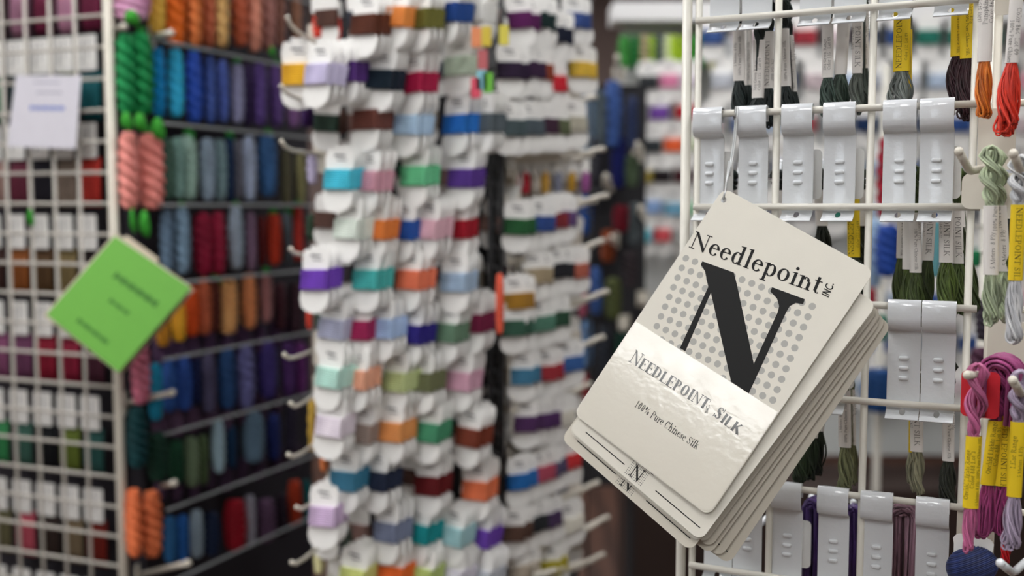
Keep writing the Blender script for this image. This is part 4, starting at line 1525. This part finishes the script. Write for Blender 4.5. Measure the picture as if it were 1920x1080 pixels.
for dz0, dz1 in ((.02, .05), (2.0, 2.03)):
    q = [(0, 0), (fa[0] * .42, fa[1] * .42), (fa[0] * .42 + sa[0] * L_, fa[1] * .42 + sa[1] * L_), (sa[0] * L_, sa[1] * L_)]
    m_.slabz(list(reversed(q)), dz0, dz1)
m_.build('base_and_top', mat('#3a3632', .6), tower)
m_ = MB()
off = (-ns[0] * .05, -ns[1] * .05)
q = [(off[0] + sa[0] * .05, off[1] + sa[1] * .05), (off[0] + sa[0] * L_, off[1] + sa[1] * L_), (off[0] + sa[0] * L_ - .008, off[1] + sa[1] * L_), (off[0] + sa[0] * .05 - .008, off[1] + sa[1] * .05)]
m_.slabz(q, .05, 2.0)
o2 = (-nf[0] * .075, -nf[1] * .075)
q = [(o2[0] + fa[0] * .02, o2[1] + fa[1] * .02), (o2[0] + fa[0] * .42, o2[1] + fa[1] * .42), (o2[0] + fa[0] * .42 + .003, o2[1] + fa[1] * .42 + .008), (o2[0] + fa[0] * .02 + .003, o2[1] + fa[1] * .02 + .008)]
m_.slabz(q, .05, 2.0)
m_.build('inner_board', mat('#2b2830', .8), tower)  # dark boards added so the gaps behind hanks and tags look dark



def on_front(px, py, w):
    return hit(px, py, (KA[0] + nf[0] * w, KA[1] + nf[1] * w), nf)


def on_side(px, py, w):
    return hit(px, py, (KA[0] + ns[0] * w, KA[1] + ns[1] * w), ns)


for yr in (-45, 99, 242, 385, 523, 655, 786, 920, 1050):
    z = on_side(400, yr, .03).z
    m_ = MB()
    m_.tube([(ns[0] * .040 + sa[0] * .06, ns[1] * .040 + sa[1] * .06, z), (sa[0] * L_ + ns[0] * .040, sa[1] * L_ + ns[1] * .040, z)], .0025, 8)
    m_.build('side_rail', mat('#94989a', .5), tower)
RZF = math.atan2(-fa[1], -fa[0])
TAG_ME = THR_ME = None
FROWS = [(-42, ['#50202c', '#a4748c', '#702040', '#c48ca8', '#782848', '#c890ac'], 'top'),
         (128, ['#3c7454', '#1c3c40', '#181c1c', '#a0ac5c', '#186068', '#104850'], 'green'),
         (293, ['#a08078', '#6c2c40', '#24222c', '#8c7c70', '#b8342c', '#a02c2c'], 'red'),
         (465, ['#3c2420', '#8c5024', '#584028', '#7c6c48', '#241c1c', '#302420'], 'brown'),
         (632, ['#8c5074', '#704060', '#901c34', '#90203c', '#502838', '#884058'], 'plum'),
         (803, ['#3c9058', '#40685c', '#101418', '#687830', '#305c58', '#14504c'], 'dark green'),
         (975, ['#686448', '#bc5464', '#342824', '#7c6c54', '#742018', '#b8502c'], 'pink brown'),
         (1145, ['#506038', '#404c30', '#304828', '#586840', '#304028', '#405030'], 'bottom')]
for r, (y0, cols, rn) in enumerate(FROWS):
    for c_ in range(5):
        px = -6 + c_ * 44.5 + (6 if y0 > 600 else 0) + (6 if y0 > 900 else 0)
        dep_h = .0855
        yy = y0 + (200 - px) * (.1 if y0 < 300 else (0 if y0 < 450 else -.09)) * (abs(y0 - 388) / 388)
        p = on_front(px, yy, -.035)
        e = empty('tagged_thread', p, RZF, 'tagged skein inside the grid tower, %s row from the top, %s column from left' % (ORD[r], ORD[c_]), 'thread skein', 'tagged skeins behind the grid of the left tower')
        if TAG_ME is None:
            m_ = MB()
            m_.slab(rrect(.040, .058, .003, 3, -.020, -.003), -.010, -.0094)
            m_.slab([(-.010, .010), (-.008, .010), (-.008, .045), (-.010, .045)], -.0104, -.010, 1)
            m_.slab([(.002, .018), (.0035, .018), (.0035, .048), (.002, .048)], -.0104, -.010, 1)
            a = m_.build('price_tag', [TAGW, mat('#77777c', .6)], e); TAG_ME = a.data
            m_ = MB()
            for q_ in range(5):
                x = -.0155 + q_ * .0077
                m_.tube([(x, 0, -.002), (x + .0008, -.004, -.03), (x - .0008, -.003, -.06), (x, 0, -.083)], [.0036, .0048, .0048, .0036], 8)
            b = m_.build('strands', mat('#888888', .55, 'farthread'), e); THR_ME = b.data
        else:
            a = bpy.data.objects.new('price_tag', TAG_ME); COL.objects.link(a); a.parent = e
            b = bpy.data.objects.new('strands', THR_ME); COL.objects.link(b); b.parent = e
        floss_mats(b, mat(cols[c_], .6, 'farthread'))

# side hanks: (px, y0, y1, width px, colour, name)
HK = [
    [(245, -60, 36, 62, '#d898b8', 'mauve pink'), (292, -60, 62, 30, '#d0a040', 'mustard'), (326, -60, 86, 36, '#e0601c', 'vivid orange'), (362, -60, 84, 34, '#c8703c', 'copper'), (388, -60, 86, 28, '#a85c40', 'brick'),
     (412, -60, 86, 34, '#dca468', 'light tan'), (448, -60, 84, 32, '#b0583c', 'rust brown'), (474, -60, 94, 30, '#c0806c', 'dusty salmon'), (500, -60, 92, 30, '#9c6c64', 'mauve brown'), (524, -60, 84, 20, '#80584c', 'cocoa'), (553, -60, 82, 22, '#8c6450', 'milk chocolate')],
    [(236, 62, 212, 44, '#147440', 'emerald'), (264, 60, 212, 46, '#187c44', 'emerald green'), (296, 88, 218, 28, '#0c74ac', 'ocean blue'), (328, 90, 218, 28, '#2c98bc', 'turquoise'), (362, 94, 228, 34, '#2c50b0', 'royal blue'), (392, 104, 230, 26, '#384c88', 'indigo'),
     (416, 112, 228, 26, '#5064ac', 'periwinkle'), (444, 118, 230, 26, '#80809c', 'lilac grey'), (464, 120, 236, 20, '#382850', 'deep purple'), (486, 118, 234, 32, '#56407c', 'purple'), (517, 120, 236, 30, '#684c8c', 'violet'), (550, 150, 238, 24, '#8c6498', 'light plum'), (580, 190, 240, 28, '#301448', 'blackish purple')],
    [(240, 246, 392, 42, '#dc8078', 'salmon pink'), (281, 248, 392, 44, '#dc7c74', 'salmon'), (312, 258, 374, 26, '#3c584c', 'dark sage'), (333, 256, 372, 24, '#6c8c84', 'grey sage'), (352, 252, 374, 30, '#90aca0', 'pale sage'), (388, 258, 376, 26, '#8494a4', 'grey blue'), (411, 260, 376, 26, '#70888c', 'blue sage'),
     (430, 256, 376, 18, '#1c3050', 'navy'), (444, 262, 374, 18, '#70707c', 'grey'), (466, 254, 376, 24, '#a0acc4', 'light steel blue'), (500, 250, 368, 32, '#3c6494', 'denim blue'), (536, 280, 390, 26, '#54503c', 'dark olive'), (562, 285, 385, 22, '#989468', 'khaki')],
    [(312, 392, 512, 30, '#54687c', 'slate blue'), (340, 388, 514, 34, '#6c8498', 'stone blue'), (380, 398, 516, 34, '#801430', 'burgundy'), (408, 396, 516, 32, '#8c1c38', 'crimson'), (441, 386, 506, 28, '#a0b0c0', 'pale blue grey'), (470, 398, 508, 22, '#70586c', 'mauve grey'),
     (490, 404, 500, 18, '#5c1c1c', 'dark red'), (513, 400, 498, 28, '#a4301c', 'red brown'), (537, 395, 495, 18, '#606c74', 'lead grey'), (557, 385, 490, 22, '#a8342c', 'brick red')],
    [(305, 590, 650, 26, '#b07c24', 'amber'), (334, 560, 642, 26, '#dc9428', 'orange yellow'), (358, 535, 632, 26, '#cc4c1c', 'rust orange'), (382, 520, 630, 26, '#ac583c', 'terracotta'), (403, 522, 626, 20, '#582c24', 'dark brown'), (426, 518, 628, 34, '#dc9860', 'peach tan'),
     (466, 512, 618, 30, '#cc8054', 'apricot brown'), (498, 510, 606, 26, '#906464', 'dusty rose brown'), (525, 530, 620, 28, '#44242c', 'dark chocolate'), (553, 530, 625, 28, '#38242c', 'espresso')],
    [(262, 640, 760, 40, '#b06478', 'dusty pink'), (290, 680, 792, 26, '#1c7c9c', 'deep cyan'), (316, 670, 776, 26, '#2c5090', 'blue'), (344, 668, 772, 28, '#2c4c94', 'cobalt blue'), (368, 670, 760, 22, '#141c40', 'midnight navy'), (390, 664, 776, 26, '#504c68', 'grey purple'),
     (425, 652, 770, 32, '#2c4c7c', 'steel blue'), (460, 646, 768, 34, '#6c6ca0', 'lavender blue'), (500, 640, 750, 34, '#443878', 'indigo violet'), (540, 640, 745, 26, '#54346c', 'dark violet'), (562, 640, 742, 26, '#703878', 'purple magenta')],
    [(256, 762, 880, 44, '#0c3438', 'dark teal'), (296, 810, 905, 40, '#103024', 'blackish green'), (330, 825, 910, 30, '#143c28', 'pine'), (358, 818, 916, 28, '#5c6c54', 'sage grey'), (380, 815, 912, 24, '#48583c', 'moss green'), (408, 786, 890, 26, '#90a8b4', 'ice blue'), (434, 800, 880, 22, '#14304c', 'navy blue'),
     (474, 772, 870, 38, '#5c7488', 'steel grey'), (512, 775, 865, 28, '#202c64', 'ultramarine'), (545, 760, 850, 26, '#2c2838', 'black plum')],
    [(250, 915, 1050, 34, '#d86840', 'coral orange'), (284, 918, 1050, 36, '#d46c44', 'orange coral'), (318, 968, 1058, 28, '#245480', 'teal blue'), (342, 965, 1058, 28, '#1c4c88', 'strong blue'), (368, 955, 1050, 24, '#8494a0', 'light grey'), (396, 960, 1045, 34, '#101c34', 'black navy'), (440, 936, 1036, 38, '#901424', 'crimson red'),
     (468, 928, 1026, 22, '#8c8c98', 'silver grey'), (498, 935, 1020, 34, '#584058', 'grape grey'), (528, 925, 1010, 22, '#241824', 'black brown'), (552, 900, 990, 26, '#a43820', 'red orange'), (574, 900, 985, 20, '#0c5054', 'petrol')],
]
for r, row in enumerate(HK):
    for i, (px, y0, y1, wpx, colr, nm) in enumerate(row):
        a = on_side(px, y0, .022 + .004 * (i % 2))
        cd = (a.y)
        sc_ = cd / F
        e = empty('thread_hank', a, R.uniform(0, 3), 'twisted %s hank on the left tower side, %s row from the top' % (nm, ORD[r]), 'thread hank', 'twisted hanks on the side of the left tower')
        hank(e, 'strands', (y1 - y0) * sc_, wpx * sc_ * .60, mat(colr, .6, 'farthread', 1.4), 3.2, flat=.8)
        if r in (1, 2, 3, 4) and i % 3 == 1 or (r == 3 and i > 7):
            m_ = MB()
            m_.ball((0, 0, .003), .008, .007, .007, 8, 6)
            m_.ball((.007, 0, -.003), .005, .004, .010, 8, 6)
            m_.build('green_tie', mat('#2f8c38', .6, 'farthread'), e)
# low row of mauve hank ends beneath the fourth and lower rows
low = [(300 + i * 31, (652, 655, 650, 640, 648, 636, 632, 622, 618)[i]) for i in range(9)]
for j, (dy, cl, nm) in enumerate(((-22, '#5c4464', 'aubergine grey'), (115, '#604860', 'mauve brown'), (236, '#503c54', 'dusty aubergine'))):
    for i, (px, py) in enumerate(low):
        a = on_side(px, py + dy - i * j * 1.5, .010)
        e = empty('thread_hank', a, R.uniform(0, 3), '%s hank end low between the rows of the left tower side' % nm, 'thread hank', '%s hank ends on the left tower side' % nm)
        hank(e, 'strands', 52 * a.y / F, 17 * a.y / F, mat(cl, .6, 'farthread'), 2)
# green fringe ties over the first column
for i, (px, py, w_, h_) in enumerate(((246, 22, 26, 24), (236, 214, 20, 30), (262, 216, 22, 30), (295, 225, 24, 36), (248, 396, 8, 40), (270, 400, 18, 44), (510, 90, 10, 16), (57, 396, 9, 28))):
    p = on_side(px, py, .045) if px > 230 else on_front(px, py, .01)
    k = p.y / F
    m_ = MB(); m_.ball((0, 0, -h_ * k * .4), w_ * k * .5, .008, h_ * k * .55, 10, 8)
    m_.ball((w_ * k * .25, .002, -h_ * k * .6), w_ * k * .3, .006, h_ * k * .45, 10, 8)
    m_.build('green_tie', mat('#3c9c34', .6, 'farthread'), tower, p - tower.location)
for i, (x0, y0, x1, y1) in enumerate(((236, 756, 322, 737), (300, 912, 326, 906), (260, 1078, 352, 1056), (215, 55, 232, 50), (285, 68, 320, 62))):
    a = at(x0, y0, 1.80); b = at(x1, y1, 1.70)
    v = b - a
    e = empty('display_hook', a, 0, 'cream peg on the side of the left tower, %s of the pegs there' % ORD[i], 'hook')
    m_ = MB(); m_.tube([(0, 0, 0), v * .85, v], .0048, 8); m_.ball(tuple(v), .0062, .0062, .0062); m_.build('peg', CREAMW, e)
    m_ = MB(); m_.box(-.002, .002, -.012, .012, -.02, .02); m_.build('back_plate', CREAMW, e)

# paper notice clipped to the tower front
def quad_sheet(name, pts, th, m, label, cat, parent=None):
    P = [Vector(p) for p in pts]
    c0 = sum(P, Vector()) / 4
    n = (P[1] - P[0]).cross(P[3] - P[0]).normalized()
    if n.y > 0:
        n = -n
    vs = [p - c0 for p in P] + [p - c0 - n * th for p in P]
    m_ = MB(); m_.add(vs, [(0, 1, 2, 3), (7, 6, 5, 4), (0, 4, 5, 1), (1, 5, 6, 2), (2, 6, 7, 3), (3, 7, 4, 0)])
    o = m_.build(name, m, None, c0)
    if label:
        tag(o, label, cat)
    return o, P, c0, n


pts = [on_front(x, y, .02) for x, y in ((30, 141), (152, 141), (142, 279), (13, 275))]
o, P, c0, n = quad_sheet('paper_notice', pts, .0006, mat('#e6e4ee', .5, 'paper'), 'white paper notice with blurred blue writing clipped to the grid tower', 'notice')
# blurred writing: short strokes at the places and in the colours of the photographed lines
def marks(o, P, c0, n, items, m):
    for (u0, u1, v, h) in items:
        m_ = MB()

        def pt(u, v):
            return P[0].lerp(P[1], u).lerp(P[3].lerp(P[2], u), v) - c0 + n * .0004
        k = max(3, int((u1 - u0) / .035))
        for i in range(k):
            a = u0 + (u1 - u0) * i / k
            b = a + (u1 - u0) / k * .72
            hh = h * (1 if i % 3 else 1.5)
            m_.add([pt(a, v - hh / 2), pt(b, v - hh / 2), pt(b, v + hh / 2), pt(a, v + hh / 2)], [(0, 1, 2, 3)])
        m_.build('writing_line', m, o)


marks(o, P, c0, n, [(.3, .7, .10, .014), (.36, .74, .24, .014)], mat('#8c8ca4', .6))
marks(o, P, c0, n, [(.28, .8, .45, .05)], mat('#7c90d8', .6))

# green booklet card hanging cornerwise with cream cards behind it
G = [at(215, 443, 1.63), at(358, 540, 1.60), at(222, 698, 1.60), at(87, 590, 1.63)]
o, P, c0, n = quad_sheet('green_card', G, .0015, mat('#78c050', .45, 'paper'), 'bright green sample card hanging cornerwise on the left grid tower', 'sample card')
marks(o, P, c0, n, [(.28, .85, .30, .045), (.42, .68, .52, .028), (.30, .72, .85, .032)], mat('#3c7830', .6))
for i, (dx, dy) in enumerate(((2, -6), (-6, 2), (8, 4), (22, -2))):
    Q = [at(215 + dx, 443 + dy, 1.645 + .006 * i), at((358, 358, 362, 290)[i] + dx * .3, (540, 535, 542, 486)[i] + dy * .5, 1.62 + .006 * i), at((222, 218, 230, 240)[i], (698, 696, 700, 640)[i] + 2 - i, 1.62 + .006 * i), at(87 + dx * (1 if i < 2 else .5), 590 + dy, 1.645 + .006 * i)]
    quad_sheet('sample_card', Q, .001, mat('#ddd0bd', .6, 'paper'), 'pale card %s behind the green sample card on the left tower' % ('directly', 'second', 'third', 'farthest')[i], 'sample card')

# ------------------------------------------------------------------ AISLE BEHIND: dark rack, white rack and far display
gx0, gx1 = at(1050, 0, 2.75).x, at(1215, 0, 2.75).x
ge = empty('dark_gondola', ((gx0 + gx1) / 2, 2.8, 0), 0, 'dark gondola board in the aisle behind the centre spinner', 'shelf')
gw = (gx1 - gx0) / 2
m_ = MB(); m_.box(-gw, gw, -.05, .05, .62, 1.66); m_.build('board', mat('#2a2a2e', .8), ge)
for x in (-gw + .03, gw - .03):
    m_ = MB(); m_.box(x - .006, x + .006, -.05, .05, 0, .62); m_.build('leg', mat('#2a2a2e', .8), ge)
CH = [(1104, 150, 292, 34, '#7088a0', 'denim grey'), (1150, 150, 275, 36, '#4868ac', 'cornflower'), (1128, 170, 280, 26, '#505c64', 'slate'), (1160, 255, 352, 28, '#141c60', 'navy'), (1185, 290, 350, 30, '#566850', 'sage'), (1120, 255, 340, 26, '#303038', 'charcoal'),
      (1092, 366, 440, 34, '#1c54a4', 'blue'), (1165, 384, 436, 34, '#741828', 'wine'), (1140, 430, 492, 34, '#843c1c', 'rust'), (1125, 350, 400, 30, '#242428', 'black'), (1088, 500, 596, 28, '#c0647c', 'rose'), (1118, 500, 590, 28, '#3c5c98', 'mid blue'), (1150, 520, 600, 30, '#586038', 'olive'),
      (1182, 470, 540, 28, '#3c3438', 'brown black'), (1100, 600, 690, 28, '#6080a8', 'sky grey'), (1132, 610, 700, 28, '#30343c', 'graphite'), (1168, 620, 700, 30, '#24483c', 'pine'), (1095, 700, 780, 28, '#a02c34', 'red'), (1125, 720, 800, 30, '#282430', 'dark violet'), (1085, 120, 165, 24, '#301820', 'maroon'),
      (1186, 180, 280, 26, '#303c60', 'dusk blue'), (1190, 700, 790, 30, '#3c3444', 'dusk violet'), (1190, 380, 460, 26, '#50585c', 'lead')]
for i, (px, y0, y1, wpx, colr, nm) in enumerate(CH):
    e = empty('thread_hank', at(px, y0, 2.62 - .01 * (i % 3)), i, '%s hank hanging on the blurred dark gondola behind the spinner' % nm, 'thread hank', 'hanks on the dark gondola in the aisle')
    hank(e, 'strands', (y1 - y0) * 2.62 / F, wpx * 2.62 / F * .6, mat(colr, .6, 'farthread'), 3)
for i in range(8):
    px = (1130, 1165, 1110, 1170, 1120, 1175, 1140, 1180)[i]; py = (140, 290, 345, 400, 450, 560, 605, 690)[i]
    a = at(px + 30, py, 2.74)
    e = empty('display_hook', a, 0, 'cream peg on the dark gondola behind the spinner, %s from the top' % ORD[i], 'hook', 'pegs of the dark gondola')
    m_ = MB(); m_.tube([(0, 0, 0), (-.02, -.18, .0), (-.025, -.22, .015)], .006, 8); m_.build('peg', CREAMW, e)
    m_ = MB(); m_.box(-.015, .015, -.003, .0, -.02, .02); m_.build('back_plate', CREAMW, e)

# white rack at px 1160-1310 and further right behind the sharp rack
wx0, wx1 = at(1168, 0, 3.4).x, at(1960, 0, 3.4).x
wr = empty('white_display_wall', ((wx0 + wx1) / 2, 3.4, 0), 0, 'long white display wall of thread cards far behind the sharp rack', 'display rack')
hw2 = (wx1 - wx0) / 2
zt = at(1200, 48, 3.4).z
m_ = MB(); m_.box(-hw2, hw2, 0, .04, .55, zt); m_.build('back_board', mat('#cfd2d0', .6, 'wall'), wr)
m_ = MB(); m_.box(-hw2 - .04, hw2, -.10, .05, zt, zt + .055); m_.build('top_rail', mat('#f0f0f0', .4), wr)
m_ = MB(); m_.box(-hw2, hw2, -.25, .05, 0, .5); m_.build('dark_base', mat('#33241f', .6), wr)
for i, (px, colr, nm) in enumerate(((1172, '#3c8c3c', 'grass green'), (1194, '#146c30', 'deep green'), (1221, '#8cac3c', 'olive lime'), (1238, '#48545c', 'grey'), (1264, '#b8d838', 'lime'), (1284, '#a8cc28', 'bright lime'), (1308, '#2c9c3c', 'green'), (1338, '#d8d8a0', 'pale yellow'), (1368, '#d0d4d8', 'white'), (1206, '#b0a080', 'beige'), (1252, '#d8e4b0', 'pale lime'))):
    e = empty('thread_hank', at(px, 66, 3.32), i, '%s hank in the top row of the far white display wall' % nm, 'thread hank', 'hanks in the top row of the far wall display')
    hank(e, 'strands', 64 * 3.32 / F, 14 * 3.32 / F, mat(colr, .6, 'farthread'), 3)
FAR = {(1188, 215): '#d8b0d0', (1236, 212): '#7448a0', (1284, 210): '#c02434', (1188, 262): '#485c48', (1222, 274): '#283034', (1262, 272): '#ee6838', (1300, 270): '#d0d8c0', (1205, 332): '#a09040', (1240, 330): '#20181c', (1280, 330): '#501c24',
       (1188, 386): '#2c4484', (1222, 388): '#90b0dc', (1262, 392): '#78b0cc', (1290, 392): '#a8d4b4', (1205, 442): '#70c4d4', (1240, 441): '#dc5c64', (1285, 445): '#d0d4d0', (1254, 152): '#e08cb0', (1215, 155): '#303438', (1290, 152): '#d8d0d8'}
i = 0
pal = [('#d4d8d8', 'white'), ('#c8ccd4', 'pale grey'), ('#3c5c9c', 'blue'), ('#a82c3c', 'red'), ('#d8c8cc', 'blush'), ('#2c7c6c', 'sea green'), ('#b8c8dc', 'ice blue'), ('#8c8c94', 'grey'), ('#e0a0b0', 'pink'), ('#203860', 'navy')]
for (px, py), colr in FAR.items():
    floss(at(px, py, 3.3), math.radians(R.uniform(-25, 5)), colr, 'blurred floss card on the far white wall left of the sharp rack, %s of them' % ORD[i % 16] if i < 16 else 'blurred floss card low on the far white wall left of the sharp rack', 'floss cards on the far white wall', s=1.7)
    i += 1
for r in range(9):
    for c_ in range(11):
        px = 1335 + c_ * 58 + (r % 2) * 20
        py = 70 + r * 82
        if px < 1600 and 420 < py < 900:
            continue
        cl = pal[R.randrange(10)]
        stuff_card(at(px, py, 3.3), math.radians(R.uniform(-25, 15)), cl[0], 1.9)
so = STF.build('floss_cards', STM)
tag(so, 'pale and dull floss cards filling the gaps deep in the spinner and the far white wall', 'floss cards', None, 'stuff')
# nearer blurred things between the wires
def pole_stand(px, dep, arms, label):
    b = at(px, 540, dep)
    e = empty('pole_stand', (b.x, b.y, 0), 0, label, 'stand')
    m_ = MB(); m_.tube([(0, 0, 0), (0, 0, 1.62)], .008, 10); m_.build('pole', RODW, e)
    m_ = MB(); m_.tube([(0, 0, 0), (0, 0, .02)], .14, 24); m_.build('base', RODW, e)
    for (ax, ay, ad) in arms:
        t = at(ax, ay, ad) - e.location
        m_ = MB(); m_.tube([(0, 0, t.z - .01), (t.x, t.y, t.z - .004)], .0022, 6); m_.build('arm', RODW, e)


pole_stand(1652, 2.06, [(1666, 420, 1.9), (1640, 410, 2.0), (1650, 690, 2.0), (1634, 540, 1.9), (1655, 590, 1.9), (1665, 255, 1.6)], 'slim white pole stand with arms, blurred behind the second inner upright wire')
pole_stand(1846, 1.42, [(1757, 416, 1.15), (1838, 650, 1.3), (1830, 470, 1.2), (1888, 395, 1.3), (1850, 560, 1.25)], 'slim white pole stand with arms, blurred behind the last upright wire')
for i, (px, y0, y1, wpx, dep, colr, nm) in enumerate(((1666, 420, 520, 44, 1.9, '#24489c', 'royal blue'), (1640, 410, 540, 40, 2.0, '#9cb8d8', 'pale blue'), (1757, 416, 520, 16, 1.15, '#5c949c', 'teal grey twisted'), (1650, 690, 775, 62, 2.0, '#1c4478', 'deep blue'),
                                                       (1634, 540, 596, 24, 1.9, '#a02c3c', 'dark red'), (1655, 590, 640, 26, 1.9, '#3c7c68', 'sea green'), (1665, 255, 410, 34, 1.6, '#981c30', 'crimson'), (1838, 650, 760, 44, 1.3, '#4c2c40', 'dark plum'), (1830, 470, 500, 20, 1.2, '#207c50', 'green'), (1888, 395, 470, 60, 1.3, '#2c3030', 'black grey'), (1850, 560, 640, 40, 1.25, '#38303c', 'smoky'))):
    e = empty('thread_hank', at(px, y0, dep), i, 'blurred %s hank just behind the sharp rack wires' % nm, 'thread hank', 'blurred hanks behind the sharp rack')
    hank(e, 'strands', (y1 - y0) * dep / F, wpx * dep / F * .58, mat(colr, .6, 'farthread'), 7 if wpx < 20 else 3)


# ------------------------------------------------------------------ world and view
w = bpy.data.worlds.new('world'); sc.world = w
w.use_nodes = True
w.node_tree.nodes['Background'].inputs['Color'].default_value = (.5, .5, .5, 1)
w.node_tree.nodes['Background'].inputs['Strength'].default_value = .3
sc.view_settings.view_transform = 'Standard'
sc.view_settings.look = 'None'
sc.view_settings.gamma = 1
sc.view_settings.exposure = -0.12
sc.view_settings.use_curve_mapping = False
